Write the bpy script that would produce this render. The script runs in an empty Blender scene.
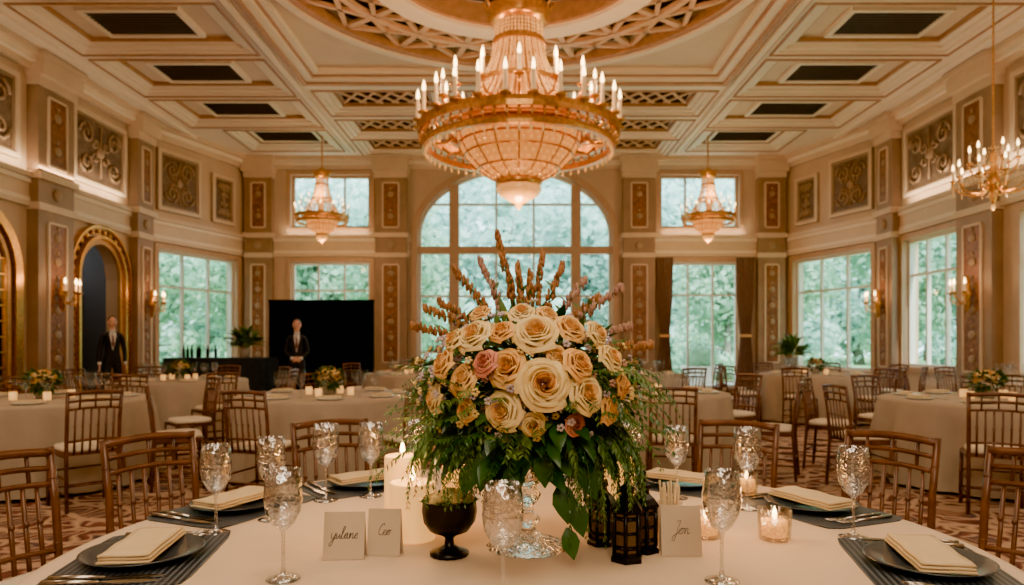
import bpy, math, random, bmesh
from mathutils import Vector, Matrix
pi=math.pi
rnd=random.Random(11)
scn=bpy.context.scene

# ------------------------------------------------------------------ materials
def mat(name,col,rough=.5,metal=0,emit=None,es=0,var=0,vscale=8,bump=0,bscale=60,spec=None,sheen=0,sss=0,col2=None,transl=0):
    m=bpy.data.materials.new(name); m.use_nodes=True
    nt=m.node_tree; N=nt.nodes; L=nt.links
    p=N['Principled BSDF']
    p.inputs['Base Color'].default_value=(*col,1)
    p.inputs['Roughness'].default_value=rough
    p.inputs['Metallic'].default_value=metal
    if spec is not None: p.inputs['Specular IOR Level'].default_value=spec
    if sheen: p.inputs['Sheen Weight'].default_value=sheen
    if sss:
        p.inputs['Subsurface Weight'].default_value=sss
        p.inputs['Subsurface Radius'].default_value=(.02,.01,.005)
    if emit:
        p.inputs['Emission Color'].default_value=(*emit,1); p.inputs['Emission Strength'].default_value=es
    tc=N.new('ShaderNodeTexCoord')
    csock=None
    if var or col2:
        n=N.new('ShaderNodeTexNoise'); n.inputs['Scale'].default_value=vscale; n.inputs['Detail'].default_value=4
        L.new(tc.outputs['Object'],n.inputs['Vector'])
        r=N.new('ShaderNodeValToRGB'); r.color_ramp.elements[0].position=.35; r.color_ramp.elements[1].position=.68
        c2=col2 if col2 else tuple(min(1,c*(1+var)) for c in col)
        c1=col if col2 else tuple(c*(1-var) for c in col)
        r.color_ramp.elements[0].color=(*c1,1); r.color_ramp.elements[1].color=(*c2,1)
        L.new(n.outputs['Fac'],r.inputs['Fac']); L.new(r.outputs['Color'],p.inputs['Base Color']); csock=r.outputs['Color']
    if bump:
        n=N.new('ShaderNodeTexNoise'); n.inputs['Scale'].default_value=bscale; n.inputs['Detail'].default_value=3
        L.new(tc.outputs['Object'],n.inputs['Vector'])
        b=N.new('ShaderNodeBump'); b.inputs['Strength'].default_value=bump; b.inputs['Distance'].default_value=.01
        L.new(n.outputs['Fac'],b.inputs['Height']); L.new(b.outputs['Normal'],p.inputs['Normal'])
    if transl:
        t=N.new('ShaderNodeBsdfTranslucent'); x=N.new('ShaderNodeMixShader'); x.inputs[0].default_value=transl
        if csock: L.new(csock,t.inputs['Color'])
        else: t.inputs['Color'].default_value=(*col,1)
        L.new(p.outputs[0],x.inputs[1]); L.new(t.outputs[0],x.inputs[2]); L.new(x.outputs[0],N['Material Output'].inputs[0])
    return m

def glassmat(name,col=(1,1,1),rough=0.0,ior=1.45,bump=0,bscale=120):
    m=bpy.data.materials.new(name); m.use_nodes=True
    nt=m.node_tree; N=nt.nodes; L=nt.links; N.clear()
    o=N.new('ShaderNodeOutputMaterial'); g=N.new('ShaderNodeBsdfGlass')
    g.inputs['Color'].default_value=(*col,1); g.inputs['Roughness'].default_value=rough; g.inputs['IOR'].default_value=ior
    L.new(g.outputs[0],o.inputs[0])
    if bump:
        tc=N.new('ShaderNodeTexCoord'); v=N.new('ShaderNodeTexVoronoi'); v.inputs['Scale'].default_value=bscale
        b=N.new('ShaderNodeBump'); b.inputs['Strength'].default_value=bump; b.inputs['Distance'].default_value=.004
        L.new(tc.outputs['Object'],v.inputs['Vector']); L.new(v.outputs['Distance'],b.inputs['Height']); L.new(b.outputs['Normal'],g.inputs['Normal'])
    return m
def thinglass(name,tint=(.93,.93,.92),base=.07,edge=.6,bump=0,bscale=120,rough=.03,cut=0,pwr=3.5):
    m=bpy.data.materials.new(name); m.use_nodes=True
    nt=m.node_tree; N=nt.nodes; L=nt.links; N.clear()
    o=N.new('ShaderNodeOutputMaterial'); t=N.new('ShaderNodeBsdfTransparent'); g=N.new('ShaderNodeBsdfGlossy'); x=N.new('ShaderNodeMixShader')
    t.inputs['Color'].default_value=(*tint,1); g.inputs['Roughness'].default_value=rough
    f=N.new('ShaderNodeLayerWeight'); f.inputs['Blend'].default_value=.5
    pw=N.new('ShaderNodeMath'); pw.operation='POWER'; pw.inputs[1].default_value=pwr; L.new(f.outputs['Facing'],pw.inputs[0])
    a=N.new('ShaderNodeMath'); a.operation='MULTIPLY_ADD'; a.use_clamp=True; a.inputs[1].default_value=edge; a.inputs[2].default_value=base
    L.new(pw.outputs[0],a.inputs[0])
    fac=a.outputs[0]
    L.new(t.outputs[0],x.inputs[1]); L.new(g.outputs[0],x.inputs[2]); L.new(x.outputs[0],o.inputs[0])
    if bump:
        tc=N.new('ShaderNodeTexCoord'); v=N.new('ShaderNodeTexVoronoi'); v.inputs['Scale'].default_value=bscale
        b=N.new('ShaderNodeBump'); b.inputs['Strength'].default_value=bump; b.inputs['Distance'].default_value=.004
        L.new(tc.outputs['Object'],v.inputs['Vector']); L.new(v.outputs['Distance'],b.inputs['Height'])
        L.new(b.outputs['Normal'],g.inputs['Normal'])
        if cut:
            v2=N.new('ShaderNodeTexVoronoi'); v2.feature='DISTANCE_TO_EDGE'; v2.inputs['Scale'].default_value=bscale
            L.new(tc.outputs['Object'],v2.inputs['Vector'])
            r=N.new('ShaderNodeMapRange'); r.inputs['From Min'].default_value=0; r.inputs['From Max'].default_value=.14; r.inputs['To Min'].default_value=cut; r.inputs['To Max'].default_value=0
            L.new(v2.outputs['Distance'],r.inputs['Value'])
            ad=N.new('ShaderNodeMath'); ad.operation='ADD'; ad.use_clamp=True; L.new(fac,ad.inputs[0]); L.new(r.outputs[0],ad.inputs[1]); fac=ad.outputs[0]
    L.new(fac,x.inputs[0])
    return m

def carpetmat():
    m=bpy.data.materials.new('patterned_carpet'); m.use_nodes=True
    nt=m.node_tree; N=nt.nodes; L=nt.links; p=N['Principled BSDF']; p.inputs['Roughness'].default_value=.95
    p.inputs['Specular IOR Level'].default_value=.15
    tc=N.new('ShaderNodeTexCoord')
    dn=N.new('ShaderNodeTexNoise'); dn.inputs['Scale'].default_value=1.6; dn.inputs['Detail'].default_value=2
    L.new(tc.outputs['Object'],dn.inputs['Vector'])
    mx=N.new('ShaderNodeMixRGB'); mx.blend_type='ADD'; mx.inputs[0].default_value=.9
    L.new(tc.outputs['Object'],mx.inputs[1]); L.new(dn.outputs['Color'],mx.inputs[2])
    v=N.new('ShaderNodeTexVoronoi'); v.feature='DISTANCE_TO_EDGE'; v.inputs['Scale'].default_value=2.6
    L.new(mx.outputs[0],v.inputs['Vector'])
    r1=N.new('ShaderNodeValToRGB'); e=r1.color_ramp.elements
    e[0].position=.0; e[0].color=(.50,.33,.20,1); e[1].position=.09; e[1].color=(.08,.03,.028,1)
    a=e.new(.05); a.color=(.34,.20,.12,1)
    b=e.new(.2); b.color=(.19,.066,.045,1); c=e.new(.24); c.color=(.48,.31,.19,1); d=e.new(.3); d.color=(.06,.04,.05,1)
    f=e.new(.42); f.color=(.28,.14,.085,1)
    L.new(v.outputs['Distance'],r1.inputs['Fac'])
    w=N.new('ShaderNodeTexWave'); w.wave_type='RINGS'; w.inputs['Scale'].default_value=1.1; w.inputs['Distortion'].default_value=9; w.inputs['Detail'].default_value=2
    L.new(tc.outputs['Object'],w.inputs['Vector'])
    r2=N.new('ShaderNodeValToRGB'); r2.color_ramp.elements[0].position=.84; r2.color_ramp.elements[1].position=.92
    L.new(w.outputs['Fac'],r2.inputs['Fac'])
    m2=N.new('ShaderNodeMixRGB'); L.new(r2.outputs['Color'],m2.inputs[0]); L.new(r1.outputs['Color'],m2.inputs[1]); m2.inputs[2].default_value=(.44,.28,.18,1)
    L.new(m2.outputs[0],p.inputs['Base Color'])
    n=N.new('ShaderNodeTexNoise'); n.inputs['Scale'].default_value=150
    L.new(tc.outputs['Object'],n.inputs['Vector'])
    bp=N.new('ShaderNodeBump'); bp.inputs['Strength'].default_value=.3; L.new(n.outputs['Fac'],bp.inputs['Height']); L.new(bp.outputs['Normal'],p.inputs['Normal'])
    return m

def stripemat():
    m=bpy.data.materials.new('striped_placemat'); m.use_nodes=True
    nt=m.node_tree; N=nt.nodes; L=nt.links; p=N['Principled BSDF']; p.inputs['Roughness'].default_value=.45
    tc=N.new('ShaderNodeTexCoord'); w=N.new('ShaderNodeTexWave'); w.bands_direction='Y'; w.inputs['Scale'].default_value=22; w.inputs['Distortion'].default_value=.5
    L.new(tc.outputs['Object'],w.inputs['Vector'])
    r=N.new('ShaderNodeValToRGB'); r.color_ramp.elements[0].color=(.014,.018,.024,1); r.color_ramp.elements[1].color=(.10,.115,.13,1)
    r.color_ramp.elements[0].position=.45; r.color_ramp.elements[1].position=.85
    L.new(w.outputs['Fac'],r.inputs['Fac']); L.new(r.outputs['Color'],p.inputs['Base Color'])
    return m

WALL=mat('wall_cream_paint',(.55,.40,.26),.6,var=.05,vscale=2)
WALL2=mat('wall_trim_cream',(.64,.49,.33),.5,var=.05,vscale=3)
PIL=mat('pilaster_stone',(.30,.185,.105),.5,var=.12,vscale=3)
INSET=mat('pilaster_inset_bronze',(.23,.085,.028),.45,var=.35,vscale=14,bump=.4,bscale=30)
PANEL=mat('damask_panel',(.125,.078,.047),.6,col2=(.215,.14,.088),vscale=9,bump=.5,bscale=25)
SCROLL=mat('scroll_relief',(.34,.225,.13),.5)
CEIL=mat('ceiling_cream',(.70,.55,.39),.7,var=.05,vscale=1.5)
CEILB=mat('ceiling_beam_cream',(.80,.69,.54),.6,var=.03,vscale=2)
CTRIM=mat('ceiling_trim_tan',(.42,.22,.10),.5,var=.12,vscale=10)
GOLDTRIM=mat('gilded_trim',(.52,.27,.09),.4,metal=.4,var=.15,vscale=10)
LATT=mat('ceiling_lattice',(.66,.40,.22),.5,var=.1)
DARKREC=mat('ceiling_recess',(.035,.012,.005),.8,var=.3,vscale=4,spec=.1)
DOME=mat('dome_painted_sky',(.26,.31,.34),.7,col2=(.62,.46,.29),vscale=1.5)
VENT=mat('vent_dark_metal',(.03,.027,.025),.5)
SLAT=mat('vent_slat_metal',(.11,.10,.09),.5)
CARPET=carpetmat()
FRAME=mat('window_frame_tan',(.48,.30,.17),.45,var=.05)
FRAMEW=mat('window_frame_white',(.66,.63,.55),.45)
PANE=thinglass('window_pane',(.95,1,.99),.01,.3)
GOLD=mat('antique_gold',(.66,.32,.08),.3,metal=.85,var=.2,vscale=20)
CRYST=mat('chandelier_crystal_glint',(.78,.52,.24),.12,emit=(1,.46,.12),es=.45,spec=.8)  # weak warm emission stands in for the crystals' glint
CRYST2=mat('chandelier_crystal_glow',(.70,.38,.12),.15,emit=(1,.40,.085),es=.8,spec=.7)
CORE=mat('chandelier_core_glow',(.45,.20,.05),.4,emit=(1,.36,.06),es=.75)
BULB=mat('flame_bulb',(1,.8,.5),.3,emit=(1,.62,.24),es=12)
IVORY=mat('ivory_candle',(.78,.62,.40),.5,emit=(1,.58,.26),es=.2)
WOOD=mat('gilded_wood_chair',(.125,.045,.017),.3,metal=.1,var=.3,vscale=12)
CUSH=mat('ivory_cushion',(.72,.60,.44),.8,var=.05,bump=.1)
CLOTH=mat('cream_tablecloth',(.65,.475,.31),.8,var=.03,vscale=5,bump=.06,bscale=220,sheen=.1)
CLOTH2=mat('taupe_tablecloth',(.40,.31,.215),.85,var=.05,vscale=5,bump=.1,bscale=100)
NAVY=mat('navy_tablecloth',(.016,.026,.036),.75,var=.2)
BLACK=mat('black_screen_fabric',(.004,.004,.005),.85,spec=.1)
GLASS=thinglass('clear_crystal',(.95,.95,.95),.08,.95,bump=.5,bscale=85,rough=.06,cut=.45,pwr=2.4)
GLASSP=thinglass('clear_plain_glass',(.95,.95,.95),.05,.7,pwr=2.6)
CUT=glassmat('cut_crystal',bump=.7,bscale=95)
VOT=thinglass('cut_votive_glass',(.99,.93,.82),.05,.5,bump=.6,bscale=80,rough=.06,cut=.35)
PLATE=mat('dark_glazed_plate',(.04,.05,.06),.15)
PORC=mat('white_porcelain',(.66,.62,.55),.2)
NAP=mat('cream_napkin',(.65,.49,.27),.8,var=.04,bump=.15,bscale=180)
STEEL=mat('silver_cutlery',(.55,.50,.43),.22,metal=1)
CARD=mat('ivory_card_paper',(.55,.43,.30),.7,bump=.05)
INK=mat('grey_ink',(.05,.04,.035),.6)
WAX=mat('candle_wax_glow',(.90,.62,.26),.5,emit=(1,.46,.11),es=.9,sss=.3)  # warm emission imitates flame light glowing through the wax
FLAME=mat('candle_flame',(1,.8,.4),.3,emit=(1,.58,.18),es=28)
DARKM=mat('blackened_metal',(.014,.012,.011),.3,metal=.6,bump=.2)
AMBER=mat('amber_glass_pane',(.05,.025,.012),.1,emit=(1,.4,.1),es=.03)
ROSE1=mat('rose_petal_cream',(.84,.58,.19),.45,col2=(.92,.74,.36),vscale=14,sss=.08,transl=.15)
ROSE2=mat('rose_petal_peach',(.84,.43,.10),.45,col2=(.90,.59,.22),vscale=14,sss=.08,transl=.15)
ROSE3=mat('rose_petal_blush',(.58,.16,.10),.5,col2=(.76,.38,.22),vscale=12,transl=.1)
LEAF=mat('leaf_green',(.030,.085,.012),.4,col2=(.075,.165,.025),vscale=14,transl=.1)
LEAF2=mat('fern_green',(.055,.125,.018),.48,col2=(.15,.25,.045),vscale=16,transl=.15)
LEAF3=mat('dark_leaf_green',(.012,.06,.010),.3,col2=(.03,.11,.016),vscale=8)
BUD=mat('mauve_buds',(.34,.17,.13),.6,col2=(.50,.29,.19),vscale=30)
LILAC=mat('lilac_filler',(.42,.34,.40),.6,col2=(.64,.53,.50),vscale=30)
YEL=mat('yellow_filler',(.80,.58,.20),.6)
TWIG=mat('brown_spike_seed',(.24,.085,.022),.6,col2=(.42,.18,.05),vscale=40)
CURT=mat('taupe_curtain',(.20,.125,.09),.85,var=.1)
MIRR=mat('antique_mirror',(.45,.33,.2),.08,metal=1,var=.2,vscale=3)
CORR=mat('corridor_wall_greyblue',(.14,.15,.15),.7)
CORD=mat('corridor_door_wood',(.05,.028,.015),.5)
SUIT=mat('dark_suit_cloth',(.010,.011,.015),.7)
SHIRT=mat('white_shirt',(.75,.73,.7),.7)
SKIN=mat('skin',(.62,.34,.23),.5,sss=.1)
HAIR=mat('brown_hair',(.05,.03,.02),.6)
TIE=mat('dark_red_tie',(.12,.02,.02),.5)
GRASS=mat('lawn_grass',(.24,.44,.18),.9,col2=(.38,.58,.30),vscale=1.2)
PAVE=mat('terrace_paving',(.62,.60,.55),.8,var=.08,vscale=2)
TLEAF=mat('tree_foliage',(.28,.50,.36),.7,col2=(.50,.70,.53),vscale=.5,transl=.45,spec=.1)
TLEAF2=mat('far_tree_foliage_hazy',(.50,.72,.67),.8,col2=(.70,.88,.83),vscale=.4,transl=.45,spec=.05)  # distance haze put into the colour as pale teal
BARK=mat('tree_bark',(.22,.20,.17),.9,bump=.5,bscale=10)
STONE=mat('planter_stone',(.62,.60,.55),.8,var=.1)
TERR=mat('ceramic_pot',(.35,.30,.24),.5)

# ------------------------------------------------------------------ mesh builder
class MB:
    def __init__(s): s.v=[];s.f=[];s.m=[];s.sm=[];s.M=Matrix()
    def add(s,vs,fs,m=0,smooth=False):
        b=len(s.v); M=s.M
        for v in vs: s.v.append(tuple(M@Vector(v)))
        for f in fs:
            s.f.append(tuple(b+i for i in f)); s.m.append(m); s.sm.append(smooth)
    def box(s,c,sz,m=0,R=None):
        x,y,z=[a/2 for a in sz]; vs=[]
        for dx,dy,dz in ((-1,-1,-1),(1,-1,-1),(1,1,-1),(-1,1,-1),(-1,-1,1),(1,-1,1),(1,1,1),(-1,1,1)):
            v=Vector((dx*x,dy*y,dz*z))
            if R: v=R@v
            vs.append(v+Vector(c))
        s.add(vs,[(3,2,1,0),(4,5,6,7),(0,1,5,4),(1,2,6,5),(2,3,7,6),(3,0,4,7)],m)
    def bx(s,x0,x1,y0,y1,z0,z1,m=0): s.box(((x0+x1)/2,(y0+y1)/2,(z0+z1)/2),(abs(x1-x0),abs(y1-y0),abs(z1-z0)),m)
    def hexa(s,v,m=0): s.add(v,[(3,2,1,0),(4,5,6,7),(0,1,5,4),(1,2,6,5),(2,3,7,6),(3,0,4,7)],m)
    def frame(s,x0,x1,y0,y1,w,z0,z1,m=0):
        s.bx(x0,x1,y0,y0+w,z0,z1,m); s.bx(x0,x1,y1-w,y1,z0,z1,m)
        s.bx(x0,x0+w,y0+w,y1-w,z0,z1,m); s.bx(x1-w,x1,y0+w,y1-w,z0,z1,m)
    def tube(s,pts,r,seg=8,m=0,closed=False,caps=True,smooth=True):
        pts=[Vector(p) for p in pts]; n=len(pts)
        rs=r if isinstance(r,(list,tuple)) else [r]*n
        vs=[]
        t0=(pts[1]-pts[0]).normalized()
        up=Vector((0,0,1)) if abs(t0.z)<.9 else Vector((1,0,0))
        for i,p in enumerate(pts):
            if closed: t=(pts[(i+1)%n]-pts[i-1]).normalized()
            else: t=(pts[min(i+1,n-1)]-pts[max(i-1,0)]).normalized()
            a=t.cross(up)
            if a.length<1e-4: a=t.cross(Vector((0,1,0)))
            a.normalize(); b=t.cross(a).normalized()
            for k in range(seg):
                an=2*pi*k/seg
                vs.append(p+(a*math.cos(an)+b*math.sin(an))*rs[i])
        fs=[]
        for i in range(n if closed else n-1):
            j=(i+1)%n
            for k in range(seg):
                l=(k+1)%seg
                fs.append((i*seg+k,i*seg+l,j*seg+l,j*seg+k))
        if caps and not closed:
            fs.append(tuple(range(seg))[::-1]); fs.append(tuple((n-1)*seg+k for k in range(seg)))
        s.add(vs,fs,m,smooth)
    def lathe(s,prof,seg=24,m=0,c=(0,0,0),smooth=True,flute=0,fn=0,loop=False):
        vs=[];n=len(prof)
        for r,z in prof:
            for k in range(seg):
                a=2*pi*k/seg; rr=r*(1+flute*math.cos(fn*a)) if flute else r
                vs.append((c[0]+rr*math.cos(a),c[1]+rr*math.sin(a),c[2]+z))
        fs=[]
        for i in range(n if loop else n-1):
            j=(i+1)%n
            for k in range(seg):
                l=(k+1)%seg
                fs.append((i*seg+k,i*seg+l,j*seg+l,j*seg+k))
        s.add(vs,fs,m,smooth)
    def ell(s,c,r,m=0,seg=10,rings=6,R=None):
        if not isinstance(r,(tuple,list)): r=(r,r,r)
        vs=[]
        for i in range(rings+1):
            ph=pi*i/rings; q=max(math.sin(ph),1e-3)
            for k in range(seg):
                a=2*pi*k/seg
                v=Vector((r[0]*q*math.cos(a),r[1]*q*math.sin(a),-r[2]*math.cos(ph)))
                if R: v=R@v
                vs.append(v+Vector(c))
        fs=[]
        for i in range(rings):
            for k in range(seg):
                l=(k+1)%seg; fs.append((i*seg+k,i*seg+l,(i+1)*seg+l,(i+1)*seg+k))
        s.add(vs,fs,m,True)
    def octa(s,c,r,h,m=0):
        x,y,z=c
        s.add([(x+r,y,z),(x,y+r,z),(x-r,y,z),(x,y-r,z),(x,y,z+h),(x,y,z-h)],[(0,1,4),(1,2,4),(2,3,4),(3,0,4),(1,0,5),(2,1,5),(3,2,5),(0,3,5)],m)
    def leaf(s,b,d,L,w,m=0,curl=.3,n=None):
        b=Vector(b); d=Vector(d).normalized()
        if n is None: n=Vector((rnd.uniform(-.6,.6),rnd.uniform(-.6,.6),1))
        n=Vector(n); sd=d.cross(n)
        if sd.length<1e-3: sd=Vector((1,0,0))
        sd.normalize(); n=sd.cross(d).normalized()
        vs=[];pr=(.12,.8,1,.62,.04)
        for i,q in enumerate(pr):
            v=i/4; c=b+d*L*v-n*(curl*L*v*v)
            vs+= [c-sd*w*q*.5+n*w*.12*q, c, c+sd*w*q*.5+n*w*.12*q]
        fs=[]
        for i in range(4):
            o=i*3; fs+=[(o,o+1,o+4,o+3),(o+1,o+2,o+5,o+4)]
        s.add(vs,fs,m,True)
    def mesh(s,name,mats,recalc=True):
        me=bpy.data.meshes.new(name); me.from_pydata(s.v,[],s.f)
        for x in mats: me.materials.append(x)
        me.polygons.foreach_set('material_index',s.m); me.polygons.foreach_set('use_smooth',s.sm)
        if recalc:
            bm=bmesh.new(); bm.from_mesh(me); bmesh.ops.recalc_face_normals(bm,faces=bm.faces); bm.to_mesh(me); bm.free()
        me.update(); return me
    def obj(s,name,mats,parent=None,loc=(0,0,0),rz=0,recalc=True):
        return put(s.mesh(name,mats,recalc),name,loc,rz,parent)
def put(me,name,loc=(0,0,0),rz=0,parent=None,scale=1):
    o=bpy.data.objects.new(name,me); scn.collection.objects.link(o)
    o.location=loc; o.rotation_euler=(0,0,rz); o.scale=(scale,)*3
    if parent: o.parent=parent
    return o
def empty(name,loc=(0,0,0),rz=0):
    e=bpy.data.objects.new(name,None); scn.collection.objects.link(e); e.location=loc; e.rotation_euler=(0,0,rz); e.empty_display_size=.1
    return e
def light(name,kind,loc,energy,col=(1,.75,.48),size=.1,rot=(0,0,0),sy=None):
    l=bpy.data.lights.new(name,kind); l.energy=energy; l.color=col
    if kind=='AREA':
        l.size=size
        if sy: l.shape='RECTANGLE'; l.size_y=sy
    elif kind in('POINT','SPOT'): l.shadow_soft_size=size
    elif kind=='SUN': l.angle=size
    o=bpy.data.objects.new(name,l); scn.collection.objects.link(o); o.location=loc; o.rotation_euler=rot
    return o

# ------------------------------------------------------------------ room shell
YB=-3.0; YS=15.6; YF=18.6; XS=8.2; XF=7.2; HC=6.15; HW=7.0
def F(p0,p1,out):
    p0=Vector((*p0,0)); p1=Vector((*p1,0)); u=(p1-p0).normalized(); o=Vector((*out,0)).normalized()
    M=Matrix.Identity(4)
    for i in range(3):
        M[i][0]=u[i]; M[i][1]=o[i]; M[i][2]=(0,0,1)[i]; M[i][3]=p0[i]
    return M,(p1-p0).length
FL,LL=F((-XS,YB),(-XS,YS),(-1,0))
FR,LR=F((XS,YB),(XS,YS),(1,0))
FB,LB=F((-XF,YF),(XF,YF),(0,1))
FAL,LA=F((-XS,YS),(-XF,YF),(-3,1))
FAR,_=F((XS,YS),(XF,YF),(3,1))
FN,LN=F((-XS,YB),(XS,YB),(0,-1))
def cells(M,us,zs,holes,fn):
    us=sorted(set(round(a,4) for a in us)); zs=sorted(set(round(a,4) for a in zs))
    for i in range(len(us)-1):
        for j in range(len(zs)-1):
            cu=(us[i]+us[i+1])/2; cz=(zs[j]+zs[j+1])/2
            if any(h[0]<cu<h[1] and h[2]<cz<h[3] for h in holes): continue
            fn(us[i],us[i+1],zs[j],zs[j+1])
def wall(name,Fm,L,holes,t=.3,extra=None):
    M=MB(); M.M=Fm
    us=[0,L]+[h[0] for h in holes]+[h[1] for h in holes]; zs=[0,HW]+[h[2] for h in holes]+[h[3] for h in holes]
    cells(M,us,zs,holes,lambda a,b,c,d:M.bx(a,b,0,t,c,d,0))
    if extra: extra(M)
    return M.obj(name,[WALL,WALL2])
def arcfill(M,uc,a,zs,b,ztop,t=.3,n=20,m=0):
    for i in range(n):
        x0=-a+2*a*i/n; x1=-a+2*a*(i+1)/n
        z0=zs+b*math.sqrt(max(0,1-(x0/a)**2)); z1=zs+b*math.sqrt(max(0,1-(x1/a)**2))
        z0=min(z0,ztop-.001); z1=min(z1,ztop-.001)
        M.hexa([(uc+x0,0,z0),(uc+x1,0,z1),(uc+x1,t,z1),(uc+x0,t,z0),(uc+x0,0,ztop),(uc+x1,0,ztop),(uc+x1,t,ztop),(uc+x0,t,ztop)],m)
uL=lambda y:y-YB
uB=lambda x:x+XF
WINL=[(uL(13.05),uL(14.55),0,3.3)]
WINR=[(uL(12.85),uL(14.75),.75,3.4),(uL(9.0),uL(11.3),.75,3.4),(uL(5),uL(7.6),.75,3.4)]
WINB=[(uB(-5.95),uB(-3.85),4.3,5.72),(uB(-5.95),uB(-3.85),.4,3.4),(uB(3.85),uB(5.95),4.3,5.72),(uB(3.95),uB(5.95),.05,3.4),(uB(-2.6),uB(2.6),.1,5.9)]
WINA=[(.3,2.85,.6,3.4)]
wall('wall_left',FL,LL,WINL,extra=lambda M:arcfill(M,uL(13.8),.75,2.55,.75,3.3,m=0))
wall('wall_right',FR,LR,WINR)
wall('wall_back',FB,LB,WINB,extra=lambda M:arcfill(M,uB(0),2.6,4.1,1.8,5.9,n=36))
wall('wall_left_angled',FAL,LA,WINA)
wall('wall_right_angled',FAR,LA,WINA)
wall('wall_front',FN,LN,[])
M=MB()
M.add([(-XS-.3,YB-.3,0),(XS+.3,YB-.3,0),(XS+.3,YS,0),(XF+.1,YF+.3,0),(-XF-.1,YF+.3,0),(-XS-.3,YS,0),
       (-XS-.3,YB-.3,-.2),(XS+.3,YB-.3,-.2),(XS+.3,YS,-.2),(XF+.1,YF+.3,-.2),(-XF-.1,YF+.3,-.2),(-XS-.3,YS,-.2)],
      [(0,1,2,3,4,5),(11,10,9,8,7,6)]+[(i,(i+1)%6,(i+1)%6+6,i+6) for i in range(6)],0)
M.obj('floor',[CARPET])

# windows
wn=[0]
def window(Fm,u0,u1,z0,z1,vs,hs,mt=1,fw=.07):
    wn[0]+=1; M=MB(); M.M=Fm
    for (a,b,c,d) in ((u0-.12,u0,z0-.12,z1+.12),(u1,u1+.12,z0-.12,z1+.12),(u0,u1,z1,z1+.12),(u0,u1,z0-.12,z0)):
        M.bx(a,b,-.05,0,max(c,0.01),max(d,.02),0)
    for (a,b,c,d) in ((u0,u0+fw,z0,z1),(u1-fw,u1,z0,z1),(u0+fw,u1-fw,z1-fw,z1),(u0+fw,u1-fw,z0,z0+fw)):
        M.bx(a,b,.08,.2,c,d,mt)
    for v in vs:
        x=u0+(u1-u0)*v; M.bx(x-.025,x+.025,.1,.18,z0+fw,z1-fw,mt)
    for h in hs:
        z=z0+(z1-z0)*h; M.bx(u0+fw,u1-fw,.105,.175,z-.025,z+.025,mt)
    M.add([(u0+.02,.14,z0+.02),(u1-.02,.14,z0+.02),(u1-.02,.14,z1-.02),(u0+.02,.14,z1-.02)],[(0,1,2,3)],2)
    M.obj('window_%d'%wn[0],[FRAME,FRAMEW,PANE])
for h in WINR: window(FR,*h,[.333,.666],[.72])
for Fm in (FAL,FAR): window(Fm,*WINA[0],[.333,.666],[.7])
window(FB,*WINB[0],[.333,.666],[],0); window(FB,*WINB[2],[.333,.666],[],0)
window(FB,*WINB[1],[.333,.666],[.75]); window(FB,*WINB[3],[.333,.666],[.74])
# central arched window
M=MB(); M.M=FB; c=uB(0)
def zell(x): return 4.1+1.8*math.sqrt(max(0,1-(x/2.6)**2))
N=40
for (a_,b_,t0,t1,w,mm) in ((2.6,1.8,-.07,.0,.16,0),(2.6,1.8,.08,.2,-.1,1)):
    for i in range(N):
        th0=pi*i/N; th1=pi*(i+1)/N
        p=[]
        for th in (th0,th1):
            p.append((c-a_*math.cos(th),4.1+b_*math.sin(th),c-(a_+w)*math.cos(th),4.1+(b_+w)*math.sin(th)))
        M.hexa([(p[0][0],t0,p[0][1]),(p[1][0],t0,p[1][1]),(p[1][0],t1,p[1][1]),(p[0][0],t1,p[0][1]),
                (p[0][2],t0,p[0][3]),(p[1][2],t0,p[1][3]),(p[1][2],t1,p[1][3]),(p[0][2],t1,p[0][3])],mm)
for sgn in (-1,1):
    x=c+sgn*2.6; M.bx(min(x,x+sgn*.16),max(x,x+sgn*.16),-.07,0,0.02,4.1,0); M.bx(min(x,x-sgn*.1),max(x,x-sgn*.1),.08,.2,.1,4.1,1)
    M.bx(c+sgn*1.62-.13,c+sgn*1.62+.13,-.02,.22,.1,zell(1.7),0)
for x in (-.5,.5): M.bx(c+x-.03,c+x+.03,.1,.18,.1,zell(abs(x)+.03),1)
M.bx(c-2.6,c+2.6,.0,.21,3.62,3.82,0)
for z in (1.0,2.5,4.95):
    w=2.55 if z<4.1 else 2.6*math.sqrt(1-((z-4.1)/1.8)**2)-.03
    M.bx(c-w,c+w,.105,.175,z-.03,z+.03,1)
vs=[(c-2.58,.14,.12),(c+2.58,.14,.12)]+[(c+2.58*math.cos(pi*i/24),.14,4.1+1.78*math.sin(pi*i/24)) for i in range(25)]
M.add(vs,[tuple(range(len(vs)))],2)
M.obj('window_arched',[FRAME,FRAMEW,PANE])

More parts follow.
